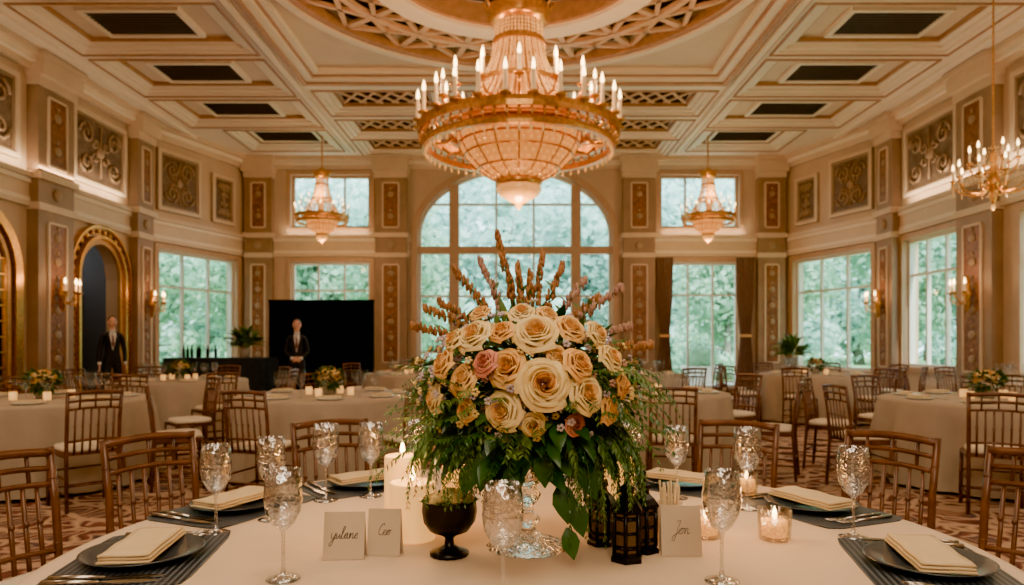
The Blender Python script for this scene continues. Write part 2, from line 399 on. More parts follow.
# trims / pilasters / panels
tn=[0]
def pilaster(Fm,u0,u1,d=.2):
    tn[0]+=1
    M=MB(); M.M=Fm; w=u1-u0
    M.bx(u0-.04,u1+.04,-d-.05,0,0,.45,0); M.bx(u0-.02,u1+.02,-d-.03,0,.45,.52,0)
    M.bx(u0,u1,-d,0,.52,5.6,0)
    M.bx(u0-.03,u1+.03,-d-.04,0,3.5,3.62,1); M.bx(u0-.05,u1+.05,-d-.07,0,4.02,4.14,1)
    M.bx(u0-.03,u1+.03,-d-.05,0,5.6,5.75,1); M.bx(u0-.06,u1+.06,-d-.14,0,5.75,6.03,1); M.bx(u0-.10,u1+.10,-d-.19,0,6.03,6.14,1)
    iw=w*.24; mc=(u0+u1)/2
    for z0,z1 in ((.75,3.3),(4.3,5.45)):
        M.bx(mc-iw,mc+iw,-d-.015,-d,z0,z1,2)
        for a,b,c_,e in ((mc-iw-.03,mc-iw+.01,z0,z1),(mc+iw-.01,mc+iw+.03,z0,z1),(mc-iw,mc+iw,z0-.03,z0+.01),(mc-iw,mc+iw,z1-.01,z1+.03)):
            M.bx(a,b,-d-.035,-d,c_,e,1)
        n=int((z1-z0)/.42)
        for i in range(n):
            z=z0+(z1-z0)*(i+.5)/n
            M.ell((mc,-d-.02,z),(iw*.45,.025,.08),3,8,5)
            M.ell((mc,-d-.02,z+.15),(iw*.18,.025,.04),3,6,4)
    M.ell((mc,-d-.02,3.82),(.11,.04,.11),3,10,5)
    M.obj('trim_%d'%tn[0],[PIL,WALL2,INSET,SCROLL])
for y0,y1 in ((11.75,12.7),(14.85,15.5),(7.6,8.6),(3,4)):
    pilaster(FL,uL(y0),uL(y1)); pilaster(FR,uL(y0),uL(y1))
for x0,x1 in ((-7.1,-6.4),(-3.68,-2.85),(2.85,3.68),(6.4,7.1)): pilaster(FB,uB(x0),uB(x1))

def spiral(r,dirn,turn=1.6):
    p=[]
    for i in range(18):
        t=i/17; a=dirn*t*turn*2*pi; rr=r*(1-t*.85)
        p.append((rr*math.cos(a),-.05,rr*math.sin(a)))
    return p
def panel(Fm,u0,u1,z0,z1):
    M=MB(); M.M=Fm
    M.bx(u0,u1,-.03,0,z0,z1,0)
    for k,(w,d,mm) in enumerate(((.08,.08,1),(.04,.05,2))):
        o=.09*k
        a,b,c_,e=u0+o,u1-o,z0+o,z1-o
        M.bx(a,a+w,-d,0,c_,e,mm); M.bx(b-w,b,-d,0,c_,e,mm); M.bx(a+w,b-w,-d,0,c_,c_+w,mm); M.bx(a+w,b-w,-d,0,e-w,e,mm)
    mc=(u0+u1)/2; mz=(z0+z1)/2; W=(u1-u0)/2-.2; H=(z1-z0)/2-.2
    r=min(W*.5,H*.45)
    for sx in (-1,1):
        for sz in (-1,1):
            M.tube([(mc+sx*(W-r+q[0]),q[1],mz+sz*(H-r+q[2])) for q in spiral(r,1,1.6)],.03,5,2)
            M.tube([(mc+sx*(r*.75+q[0]*.8),q[1],mz+sz*(H*.3+q[2]*.8)) for q in spiral(r*.6,-1,1.2)],.024,5,2)
    M.ell((mc,-.04,mz),(W*.22,.04,H*.22),2,10,6)
    M.tube([(mc,-.05,mz-H),(mc,-.05,mz+H)],.02,5,2)
    M.obj('ornamental_wall_panel',[PANEL,WALL2,SCROLL])
for Fm in (FL,FR):
    for y0,y1 in ((12.9,14.65),(8.9,11.5),(4.4,7.2)): panel(Fm,uL(y0),uL(y1),4.28,5.68)
for Fm in (FAL,FAR):
    panel(Fm,.25,1.55,4.28,5.68); panel(Fm,1.95,2.75,4.28,5.5)
for Fm,L,nm,segs in ((FL,LL,'left',[(0,LL)]),(FR,LR,'right',[(0,LR)]),(FAL,LA,'left_angled',[(0,LA)]),(FAR,LA,'right_angled',[(0,LA)]),(FB,LB,'back',[(0,uB(-2.75)),(uB(2.75),LB)])):
    M=MB(); M.M=Fm
    for a,b in segs:
        M.bx(a,b,-.1,0,3.54,3.62,0); M.bx(a,b,-.06,0,3.62,3.7,1)
        M.bx(a,b,-.14,0,4.02,4.1,0); M.bx(a,b,-.08,0,3.94,4.02,1); M.bx(a,b,-.04,0,3.7,3.94,0)
    M.bx(0,L,-.12,0,5.85,5.95,0); M.bx(0,L,-.2,0,5.95,6.05,1); M.bx(0,L,-.3,0,6.05,6.149,0)
    M.obj('trim_'+nm,[WALL2,CEILB])
    M=MB(); M.M=Fm
    gaps=[(h[0]-.12,h[1]+.12) for h in (WINL if nm=='left' else [WINB[3],WINB[4]] if nm=='back' else []) ]
    us=[0,L]+[g for h in gaps for g in h]
    cells(M,us,[0,.22],[(g[0],g[1],0,1) for g in gaps],lambda a,b,c_,d:M.bx(a,b,-.05,0,c_,d,0))
    M.obj('baseboard_'+nm,[WALL2])

# arched door casing + corridor, gilded arch mirror
M=MB(); M.M=FL; c=uL(13.8)
def archband(M,c,a,w,zs,z0,y0,y1,m,b=None):
    b=b or a
    for i in range(20):
        q=[]
        for th in (pi*i/20,pi*(i+1)/20): q.append((c-a*math.cos(th),zs+b*math.sin(th),c-(a+w)*math.cos(th),zs+(b+w)*math.sin(th)))
        M.hexa([(q[0][0],y0,q[0][1]),(q[1][0],y0,q[1][1]),(q[1][0],y1,q[1][1]),(q[0][0],y1,q[0][1]),(q[0][2],y0,q[0][3]),(q[1][2],y0,q[1][3]),(q[1][2],y1,q[1][3]),(q[0][2],y1,q[0][3])],m)
    for s_ in (-1,1):
        x=c+s_*a; M.bx(min(x,x+s_*w),max(x,x+s_*w),y0,y1,z0,zs,m)
archband(M,c,.75,.06,2.55,0,-.12,-.001,0); archband(M,c,.64,.105,2.55,0,-.06,-.001,1)
archband(M,c,.81,.16,2.55,0,-.03,-.001,2); archband(M,c,.97,.05,2.55,0,-.10,-.001,0)
for i in range(15):
    z=.1+.17*i
    for s_ in (-1,1):
        x=c+s_*.89; M.box((x,-.05,z),(.2,.02,.02),0,Matrix.Rotation(.6,3,'Y')); M.box((x,-.05,z),(.2,.02,.02),0,Matrix.Rotation(-.6,3,'Y'))
for i in range(14):
    th=pi*(i+.5)/14; M.ell((c-.89*math.cos(th),-.05,2.55+.89*math.sin(th)),(.05,.03,.05),0,8,5)
M.obj('door_1',[GOLD,GOLDTRIM,MIRR])
M=MB(); M.bx(-11,-10.9,12.2,15.3,0,3.6,0); M.bx(-10.9,-8.51,12.1,12.2,0,3.6,0); M.bx(-10.9,-8.51,15.2,15.3,0,3.6,0); M.bx(-11,-8.51,12.1,15.3,3.5,3.6,0); M.bx(-11,-8.51,12.1,15.3,-.1,0,1)
M.bx(-10.89,-10.82,13.3,14.3,0,2.2,2)
M.bx(-10.4,-9.5,15.12,15.19,0,2.3,2); M.bx(-10.5,-10.4,15.1,15.19,0,2.4,0); M.bx(-9.5,-9.4,15.1,15.19,0,2.4,0)
M.obj('wall_corridor',[CORR,CARPET,CORD])
light('corridor_fill_light','POINT',(-9.7,14.2,3.1),14,(.95,.95,1),.1)  # added to brighten the corridor; no lamp stands here
M=MB(); M.M=FL; c=uL(10.4)
archband(M,c,.95,.16,2.4,0.3,-.12,0,0); archband(M,c,.82,.08,2.4,.3,-.07,0,1)
vs=[(c-.85,-.03,.3),(c+.85,-.03,.3)]+[(c+.85*math.cos(pi*i/20),-.03,2.4+.85*math.sin(pi*i/20)) for i in range(21)]
M.add(vs,[tuple(range(len(vs)))],2)
for k in range(9):
    x=-.8+.2*k; zt=2.4+math.sqrt(max(0,.85**2-x*x)); M.bx(c+x-.012,c+x+.012,-.06,-.03,.3,zt,0)
for z in [.6+.25*i for i in range(10)]:
    w=.85 if z<2.4 else math.sqrt(max(0,.85**2-(z-2.4)**2)); M.bx(c-w,c+w,-.055,-.03,z-.012,z+.012,0)
M.bx(c-1.1,c+1.1,-.14,0,.2,.32,0)
M.obj('gilded_arch_mirror',[GOLD,GOLDTRIM,MIRR])

# ceiling
M=MB(); coffers=[]
for s_ in (-1,1):
    for yc in (-1,1,3,5,7,9,11,13,15,17):
        y0,y1=yc-.84,yc+.84
        if y1>17.8: y1=17.8
        x0,x1=(4.45,7.25) if yc<17 else (4.45,6.6)
        coffers.append((min(s_*x0,s_*x1),max(s_*x0,s_*x1),y0,y1,1))
for yc in (14.35,16.1,17.6):
    for x0,x1 in ((-3.85,-1.5),(-1.2,1.2),(1.5,3.85)):
        coffers.append((x0,x1,yc-.68,yc+.68,2))
for yc in (-1,1,3): 
    for x0,x1 in ((-3.85,-1.5),(-1.2,1.2),(1.5,3.85)): coffers.append((x0,x1,yc-.82,yc+.82,2))
MC=9.2; S=3.9
holes=[(a,b,c_,d) for a,b,c_,d,_ in coffers]+[(-S,S,MC-S,MC+S)]
cells(M,[-XS-.3,XS+.3]+[q for h in holes for q in h[:2]],[YB-.3,YF+.3]+[q for h in holes for q in h[2:]],holes,lambda a,b,c_,d:M.bx(a,b,c_,d,HC,HC+.5,1))
M.bx(-XS-.3,XS+.3,YB-.3,YF+.3,7.05,7.15,0)
for a,b,c_,d,k in coffers:
    M.frame(a-.12,b+.12,c_-.08,d+.08,.03,HC-.025,HC,3)
    M.frame(a,b,c_,d,.10,HC+.04,HC+.12,1); M.frame(a+.1,b-.1,c_+.1,d-.1,.10,HC+.09,HC+.17,1); M.frame(a+.2,b-.2,c_+.2,d-.2,.03,HC+.11,HC+.18,3)
    M.bx(a,b,c_,d,HC+.18,HC+.26,0)
    if k==1:
        cx=(a+b)/2; cy=(c_+d)/2; w=min(.70,(b-a)/2-.35); h=min(.40,(d-c_)/2-.28)
        M.bx(cx-w,cx+w,cy-h,cy+h,HC+.13,HC+.18,4); M.frame(cx-w-.08,cx+w+.08,cy-h-.08,cy+h+.08,.08,HC+.1,HC+.18,1)
        n=9
        for i in range(n):
            yy=cy-h+(2*h)*(i+.5)/n; M.box((cx,yy,HC+.12),(2*w,.05,.012),5,Matrix.Rotation(.3,3,'X'))
    else:
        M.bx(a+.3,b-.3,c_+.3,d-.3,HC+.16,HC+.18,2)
        cx=(a+b)/2; cy=(c_+d)/2; w=(b-a)/2-.33; h=(d-c_)/2-.3
        for i in range(5):
            t=-1+2*(i+.5)/5
            M.box((cx+t*w,cy,HC+.145),(.05,2*h*1.1,.03),6,Matrix.Rotation(.6,3,'Z')); M.box((cx+t*w,cy,HC+.14),(.05,2*h*1.1,.03),6,Matrix.Rotation(-.6,3,'Z'))
for x in (4.13,7.6):
    for s_ in (-1,1): M.bx(s_*x-.05,s_*x+.05,YB,17.9,HC-.07,HC,1); M.bx(s_*(x+.09)-.015,s_*(x+.09)+.015,YB,17.9,HC-.03,HC,3)
# medallion
M.frame(-S-.1,S+.1,MC-S-.1,MC+S+.1,.1,HC-.06,HC+.05,3)
M.frame(-S,S,MC-S,MC+S,.14,HC-.02,HC+.1,1); M.frame(-S+.14,S-.14,MC-S+.14,MC+S-.14,.05,HC+.03,HC+.12,3); M.frame(-S+.19,S-.19,MC-S+.19,MC+S-.19,.1,HC+.05,HC+.14,1)
q=S; rc=3.5; K=64; vs=[]
for i in range(K):
    a=2*pi*(i+.5)/K; cx,cy=math.cos(a),math.sin(a); t=q/max(abs(cx),abs(cy))
    vs+=[(cx*t,MC+cy*t,HC+.14),(cx*rc,MC+cy*rc,HC+.14)]
M.add(vs,[(2*i,2*((i+1)%K),2*((i+1)%K)+1,2*i+1) for i in range(K)],0)
def ring(r0,r1,z0,z1,m): M.lathe([(r0,z0),(r1,z0),(r1,z1),(r0,z1)],72,m,(0,MC,HC),smooth=False,loop=True)
ring(3.42,3.55,.02,.8,1); ring(3.55,3.62,.06,.14,3); ring(3.3,3.42,.06,.22,3)
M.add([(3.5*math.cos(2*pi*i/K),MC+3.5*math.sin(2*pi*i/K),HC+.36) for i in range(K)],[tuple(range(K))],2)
ring(2.1,2.18,.06,.3,3); ring(1.75,2.1,-.02,.35,1); ring(1.68,1.76,.04,.5,3)
ring(2.66,2.76,.10,.18,6)
for k in range(20):
    a0=2*pi*k/20
    for (ra,rb,da,db,w_) in ((2.15,3.32,0,0,.10),(2.18,2.68,0,.314,.07),(2.18,2.68,.314,0,.07),(2.74,3.32,0,.314,.07),(2.74,3.32,.314,0,.07)):
        p0=Vector((ra*math.cos(a0+da),MC+ra*math.sin(a0+da),HC+.14)); p1=Vector((rb*math.cos(a0+db),MC+rb*math.sin(a0+db),HC+.14))
        d=p1-p0; M.box((p0+p1)/2,(d.length,w_,.06),6,Matrix.Rotation(math.atan2(d.y,d.x),3,'Z'))
M.lathe([(1.7,.35),(1.5,.55),(1.0,.72),(.4,.80),(.01,.81)],48,7,(0,MC,HC-.02))
ring(.35,.5,.60,.78,3); ring(1.05,1.12,.58,.70,3)
for k in range(12):
    a=2*pi*k/12; p0=Vector((.5*math.cos(a),MC+.5*math.sin(a),HC+.72)); p1=Vector((1.65*math.cos(a),MC+1.65*math.sin(a),HC+.40)); M.tube([p0,(p0+p1)/2+Vector((0,0,.08)),p1],.035,5,6)
M.obj('ceiling',[CEIL,CEILB,DARKREC,CTRIM,VENT,SLAT,LATT,DOME])

# ------------------------------------------------------------------ chandeliers
def chandelier_mesh(name,detail=1.0,rod=1.2,no=26,ni=14,bead=1.0):
    M=MB()
    M.tube([(0,0,-.4),(0,0,1.75+rod)],.03,8,0)
    for i in range(int(rod/.09)): M.ell((0,0,1.8+i*.09),(.05,.05,.03),0,6,4)
    M.lathe([(.02,1.80),(.14,1.78),(.22,1.70),(.38,1.66),(.42,1.60),(.36,1.55),(.40,1.50),(.33,1.45),(.30,1.42)],24,0,flute=.03,fn=12)
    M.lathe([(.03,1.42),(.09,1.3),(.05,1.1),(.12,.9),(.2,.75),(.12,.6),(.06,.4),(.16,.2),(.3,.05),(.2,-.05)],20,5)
    for k in range(16):
        a=2*pi*k/16; M.tube([(.38*math.cos(a),.38*math.sin(a),1.6),(.46*math.cos(a),.46*math.sin(a),1.7),(.42*math.cos(a),.42*math.sin(a),1.8)],[.02,.018,.008],5,0)
    pr=[(.30,1.45),(.31,1.2),(.36,.95),(.46,.7),(.60,.45),(.78,.22),(.90,.08)]
    def ev(pr,t):
        f=t*(len(pr)-1); i=min(int(f),len(pr)-2); f-=i
        return pr[i][0]*(1-f)+pr[i+1][0]*f, pr[i][1]*(1-f)+pr[i+1][1]*f
    ns=int(44*detail); nb=int(32*detail)
    for k in range(ns):
        a=2*pi*k/ns
        for j in range(nb):
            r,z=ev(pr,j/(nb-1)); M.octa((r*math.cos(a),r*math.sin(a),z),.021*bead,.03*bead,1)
        if k%2==0:
            M.tube([(ev(pr,j/8)[0]*math.cos(a+.07),ev(pr,j/8)[0]*math.sin(a+.07),ev(pr,j/8)[1]) for j in range(9)],.010,4,0)
    for r,z in ((.90,.06),(.49,.64),(.32,1.18)): M.lathe([(r-.02,z-.03),(r+.03,z-.03),(r+.03,z+.03),(r-.02,z+.03)],36,0,smooth=False,loop=True)
    for r,z,h,w in ((1.27,0,.06,.05),(1.22,-.2,.04,.04),(.98,.02,.03,.03)):
        M.lathe([(r-w,z-h),(r+w,z-h),(r+w*1.2,z),(r+w,z+h),(r-w,z+h)],56,0,smooth=False,loop=True)
    nq=int(56*detail)
    for k in range(nq):
        a=2*pi*k/nq; ca,sa=math.cos(a),math.sin(a)
        M.tube([(1.27*ca,1.27*sa,-.03),(1.30*ca,1.30*sa,-.11),(1.22*ca,1.22*sa,-.2)],.016,4,0)
        if k%2: M.octa((1.29*ca,1.29*sa,-.11),.025,.035,1)
        M.octa((1.22*ca,1.22*sa,-.28),.02,.055,1)
    for k in range(12):
        a=2*pi*k/12; ca,sa=math.cos(a),math.sin(a)
        M.tube([(.8*ca,.8*sa,-.02),(.95*ca,.95*sa,-.12),(1.1*ca,1.1*sa,-.12),(1.25*ca,1.25*sa,0)],.022,6,0)
    def candle(r,a,z,h):
        x,y=r*math.cos(a),r*math.sin(a)
        M.lathe([(.015,-.06),(.02,-.01),(.065,.0),(.075,.03),(.03,.035)],8,0,(x,y,z))
        M.lathe([(.001,.03),(.028,.03),(.026,h),(.001,h)],8,2,(x,y,z),smooth=False)
        M.lathe([(.012,h),(.024,h+.03),(.018,h+.08),(.002,h+.14)],8,3,(x,y,z))
    for k in range(no): candle(1.32,2*pi*k/no,.06,.28)
    for k in range(ni):
        a=2*pi*(k+.5)/ni; candle(1.0,a,.40,.24)
        ca,sa=math.cos(a),math.sin(a)
        M.tube([(.62*ca,.62*sa,.40),(.75*ca,.75*sa,.26),(.93*ca,.93*sa,.27),(1.0*ca,1.0*sa,.36)],.018,6,0)
    pb=[(.80,-.02),(.78,-.12),(.74,-.22),(.66,-.34),(.54,-.46),(.39,-.56),(.27,-.62)]
    M.lathe([(r*.93,z) for r,z in pb]+[(.01,-.62)],36,5)
    nb2=int(52*detail)
    for j in range(12):
        r,z=ev(pb,j/11); n=max(10,int(nb2*r/.82))
        for k in range(n):
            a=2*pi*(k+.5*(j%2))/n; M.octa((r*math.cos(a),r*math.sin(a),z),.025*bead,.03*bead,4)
    for r,z in ((.77,-.16),(.69,-.30),(.52,-.48)): M.lathe([(r,z-.012),(r+.03,z-.012),(r+.03,z+.012),(r,z+.012)],40,0,smooth=False,loop=True)
    for k in range(16):
        a=2*pi*k/16; M.tube([((r+.02)*math.cos(a),(r+.02)*math.sin(a),z) for r,z in pb],.011,4,0)
    M.lathe([(.82,-.05),(.87,-.03),(.87,.02),(.82,.03)],40,0,smooth=False,loop=True)
    M.lathe([(.28,-.6),(.31,-.64),(.28,-.69)],24,0)
    M.lathe([(.27,-.68),(.29,-.74),(.24,-.82),(.12,-.89),(.05,-.92),(.04,-.96),(.01,-1.0)],20,4,flute=.04,fn=10)
    return M.mesh(name,[GOLD,CRYST,IVORY,BULB,CRYST2,CORE])
cm=chandelier_mesh('crystal_chandelier',1.0,1.1)
put(cm,'crystal_chandelier',(0.05,MC,4.0))
cs=chandelier_mesh('small_crystal_chandelier',.6,1.25,14,8,1.7)
for x in (-4.55,4.55):
    o=put(cs,'small_crystal_chandelier',(x,16.5,4.22),scale=.46); o.scale=(.47,.47,.64)
def arm_chandelier(name,loc,top):
    M=MB()
    M.tube([(0,0,.35),(0,0,top)],.010,6,0)
    for i in range(int((top-.4)/.06)): M.ell((0,0,.4+i*.06),(.016,.016,.022),0,6,4)
    M.lathe([(.01,-.32),(.03,-.28),(.05,-.22),(.03,-.16),(.07,-.10),(.09,-.04),(.06,.02),(.03,.08),(.045,.14),(.03,.22),(.05,.28),(.02,.36)],16,0)
    M.lathe([(.001,-.40),(.03,-.36),(.02,-.32)],10,1)
    for lv,(n,R_,z,up) in enumerate(((10,.44,-.02,0),(6,.26,.20,.3))):
        for k in range(n):
            a=2*pi*(k+up)/n; ca,sa=math.cos(a),math.sin(a)
            pts=[(.04,z-.04),(R_*.35,z-.14),(R_*.75,z-.13),(R_,z-.02),(R_,z+.03)]
            pts=[Vector((r*ca,r*sa,zz)) for r,zz in pts]
            P=[]
            for i in range(len(pts)-1):
                p0=pts[max(i-1,0)];p1=pts[i];p2=pts[i+1];p3=pts[min(i+2,len(pts)-1)]
                for q in range(4):
                    t=q/4; P.append(.5*((2*p1)+(p2-p0)*t+(2*p0-5*p1+4*p2-p3)*t*t+(3*p1-p0-3*p2+p3)*t**3))
            P.append(pts[-1]); M.tube(P,.011,6,0)
            x,y=R_*ca,R_*sa
            M.lathe([(.005,0),(.035,.02),(.04,.035),(.015,.04)],10,0,(x,y,z+.02))
            M.lathe([(.001,.04),(.014,.04),(.013,.17),(.001,.17)],8,2,(x,y,z+.02)); M.lathe([(.008,.17),(.016,.195),(.011,.23),(.001,.26)],8,3,(x,y,z+.02))
            for j in range(4): M.octa((x,y,z-.03-.035*j),.012,.016,1)
            for j in range(9):
                t=j/8; rr=.05+(R_-.06)*t; M.octa((rr*ca,rr*sa,z+.16*(1-t)**2+.05-.06*math.sin(pi*t)),.010,.013,1)
    return M.obj(name,[GOLD,CRYST,IVORY,BULB],loc=loc)
arm_chandelier('candle_arm_chandelier',(6.15,9.0,3.35),2.8)
WARM=(1,.56,.25)
for k in range(6):
    a=2*pi*k/6; light('chandelier_light','POINT',(.05+1.15*math.cos(a),MC+1.15*math.sin(a),4.62),40,WARM,.08)
light('chandelier_core_light','POINT',(.05,MC,2.75),110,WARM,.15)
for x in (-4.55,4.55): light('chandelier_light','POINT',(x,16.5,3.45),60,WARM,.1); light('chandelier_light','POINT',(x,16.2,4.75),22,WARM,.1)
light('chandelier_light','POINT',(6.15,9.0,2.8),35,WARM,.1)
FILLCOL=(1,.77,.52)
light('overhead_fill_light','AREA',(0,1.0,6.05),190,FILLCOL,3.0,(0,0,0),3.0)  # added overhead area fills, out of view; not fixtures of the room
light('overhead_fill_light','AREA',(-5.8,4.0,6.05),150,FILLCOL,2.0,(0,0,0),5.0)
light('overhead_fill_light','AREA',(5.8,4.0,6.05),150,FILLCOL,2.0,(0,0,0),5.0)
light('rear_fill_light','AREA',(0,-2.6,4.2),165,(1,.82,.60),3.0,(math.radians(68),0,0),1.5)  # added fill behind the camera, aimed towards the table
for s_ in (-1,1):
    light('ceiling_fill_uplight','AREA',(s_*8.0,7.5,4.2),100,(1,.74,.48),.08,(math.radians(180),s_*math.radians(52),0),14.0)  # strips added above the cornices to brighten the ceiling
light('ceiling_fill_uplight','AREA',(-5,18.42,4.16),9,(1,.74,.48),2.2,(math.radians(180-45),0,0),.08)
light('ceiling_fill_uplight','AREA',(5,18.42,4.16),9,(1,.74,.48),2.2,(math.radians(180-45),0,0),.08)

def sconce(Fm,u,z=2.1):
    M=MB()
    M.lathe([(.01,-.3),(.05,-.24),(.06,-.05),(.09,0),(.06,.06),(.04,.26),(.01,.32)],12,0,(0,-.03,0))
    for sx in (-1,0,1):
        M.tube([(0,-.05,-.1),(sx*.1,-.12,-.18),(sx*.2,-.2,-.1),(sx*.2,-.2 if sx else -.26,.02)],.013,6,0)
        x,y=sx*.2,(-.2 if sx else -.26)
        M.lathe([(.01,0),(.05,.02),(.055,.04)],10,0,(x,y,.0)); M.lathe([(.018,.03),(.017,.17),(.001,.17)],8,1,(x,y,0))
        M.lathe([(.01,.17),(.022,.2),(.014,.24),(.001,.28)],8,2,(x,y,0))
        for j in range(4): M.octa((x,y,-.03-.045*j),.014,.02,3)
    o=M.obj('wall_sconce',[GOLD,IVORY,BULB,CRYST]); o.matrix_world=Fm@Matrix.Translation((u,-.29,z))
    p=Fm@Vector((u,-.65,z+.25)); light('sconce_light','POINT',p,10,WARM,.05)
for y in (12.2,15.2): sconce(FL,uL(y)); sconce(FR,uL(y))
sconce(FL,uL(8.1)); sconce(FR,uL(8.1))

# ------------------------------------------------------------------ curtains
def curtain(x,w,h=3.5):
    M=MB(); n=40; vs=[]
    zs=[.02,.5,1.3,1.6,2.4,h]; ws=[1,.9,.6,.62,.9,1]
    for z,k in zip(zs,ws):
        for i in range(n+1):
            t=i/n; vs.append(((t-.5)*w*k,.04*math.sin(t*2*pi*6),z))
    fs=[(j*(n+1)+i,j*(n+1)+i+1,(j+1)*(n+1)+i+1,(j+1)*(n+1)+i) for j in range(5) for i in range(n)]
    M.add(vs,fs,0,True)
    M.bx(-w*.32,w*.32,-.055,.055,1.4,1.48,1)
    M.obj('window_curtain',[CURT,GOLDTRIM],loc=(x,18.38,0))
curtain(3.93,.46); curtain(6.05,.5)

# ------------------------------------------------------------------ chairs
def chair_mesh():
    M=MB()
    def leg(pts,r=.0135):
        M.tube(pts,r,7,0)
        for i in range(len(pts)-1):
            a,b=Vector(pts[i]),Vector(pts[i+1]); n=max(1,int((b-a).length/.16))
            for k in range(n):
                p=a.lerp(b,(k+.5)/n); M.ell(p,(.018,.018,.009),0,7,4)
    for s_ in (-1,1):
        leg([(s_*.205,.2,0),(s_*.2,.19,.44)],.015)
        leg([(s_*.19,-.22,0),(s_*.185,-.19,.44),(s_*.185,-.21,.7),(s_*.19,-.25,.93)],.015)
        for z in (.14,.26,): M.tube([(s_*.2,.195,z),(s_*.187,-.205,z)],.009,6,0)
        M.tube([(s_*.2,.19,.43),(s_*.187,-.19,.43)],.014,6,0)
    for z in (.14,.28): M.tube([(-.2,.195,z),(.2,.195,z)],.009,6,0)
    M.tube([(-.187,-.205,.2),(.187,-.205,.2)],.009,6,0)
    def rail(z,y,r,arch=0.012):
        M.tube([(-.19+.38*i/8,y-.02*math.sin(pi*i/8),z+arch*math.sin(pi*i/8)) for i in range(9)],r,7,0)
    rail(.91,-.247,.017); rail(.85,-.238,.011); rail(.79,-.229,.011); rail(.54,-.198,.011)
    for i in range(6):
        x=-.135+.054*i
        M.tube([(x,-.2,.44),(x,-.213,.54),(x,-.245,.79)],.0085,6,0)
        M.ell((x,-.222,.66),(.012,.012,.012),0,6,4)
        if i%2==0: M.tube([(x+.027,-.245,.79),(x+.027,-.265,.92)],.008,5,0)
    M.box((0,0,.445),(.41,.4,.025),0)
    vs=[]
    for lay,(k,z) in enumerate(((1,.458),(1.02,.475),(.97,.495),(.7,.505))):
        for i in range(24):
            a=2*pi*i/24; cx,sy=math.cos(a),math.sin(a)
            r=.19*k/ (abs(cx)**6+abs(sy)**6)**(1/6)
            vs.append((r*cx,r*sy,z))
    fs=[(l*24+i,l*24+(i+1)%24,(l+1)*24+(i+1)%24,(l+1)*24+i) for l in range(3) for i in range(24)]+[tuple(range(72,96)),tuple(range(24))[::-1]]
    M.add(vs,fs,1,True)
    return M.mesh('dining_chair',[WOOD,CUSH])
CH=chair_mesh()
def chair_at(c,a,r,jit=0):
    a=math.radians(a); put(CH,'dining_chair',(c[0]+r*math.cos(a),c[1]+r*math.sin(a),0),a+pi/2+jit,scale=.94)

# ------------------------------------------------------------------ tables
def table_mesh(R,name,drop=.72,top=.75,matc=CLOTH):
    M=MB(); n=96
    vs=[];prof=[(0.001,top,0),(R*.5,top,0),(R*.97,top,0),(R*.995,top-.006,0),(R+.004,top-.03,0),(R+.012,top-.12,.3),(R+.03,top-.35,.8),(R+.05,top-drop,1)]
    for r,z,f in prof:
        for i in range(n):
            a=2*pi*i/n
            rr=r+f*(.035*math.sin(a*17)+.018*math.sin(a*7+1)+.01*math.sin(a*31))
            vs.append((rr*math.cos(a),rr*math.sin(a),z))
    fs=[(j*n+i,j*n+(i+1)%n,(j+1)*n+(i+1)%n,(j+1)*n+i) for j in range(len(prof)-1) for i in range(n)]
    M.add(vs,fs,0,True)
    M.lathe([(.001,top-.03),(R-.02,top-.03),(R-.02,top-.008),(.001,top-.008)],48,1,smooth=False)
    M.lathe([(.3,0),(.28,.04),(.05,.08),(.05,top-.03)],16,1)
    return M.mesh(name,[matc,WOOD])
CT=(0.03,1.75)
put(table_mesh(1.12,'banquet_table'),'banquet_table',(CT[0],CT[1],0))
TM=table_mesh(.88,'round_banquet_table',matc=CLOTH2)
for a,r in ((161,1.64),(144,1.64),(119,1.64),(57,1.66),(37,1.68),(20,1.66),(90,1.5)): chair_at(CT,a,r,rnd.uniform(-.08,.08))

def glass_mesh(name,m,seg=32,k=1.0):
    M=MB()
    pr=[(.0005,0),(.034,0),(.0355,.002),(.02,.005),(.006,.011),(.0038,.025),(.0035,.09),(.006,.102),(.022,.115),(.035,.140),(.0395,.168),(.0375,.20),(.034,.228),
        (.0328,.228),(.0362,.20),(.0381,.168),(.0336,.141),(.0208,.118),(.004,.108),(.0005,.107)]
    M.lathe([(r*k,z) for r,z in pr],seg,0)
    return M.mesh(name,[m])
WG=glass_mesh('wine_glass',GLASS); 
for x,y,s_ in ((-.786,1.84,1),(-.69,1.98,1),(-.49,1.48,1),(-.60,2.22,1.05),(-.47,2.28,1.03),(-.34,2.42,1),(-.023,1.335,1),(.433,1.466,1),(.70,2.11,1.05),(.52,2.25,1),(.87,1.80,1),(.40,2.40,1)):
    put(WG,'wine_glass',(x+.0,y,.7505),rnd.uniform(0,6),scale=s_*1.02)

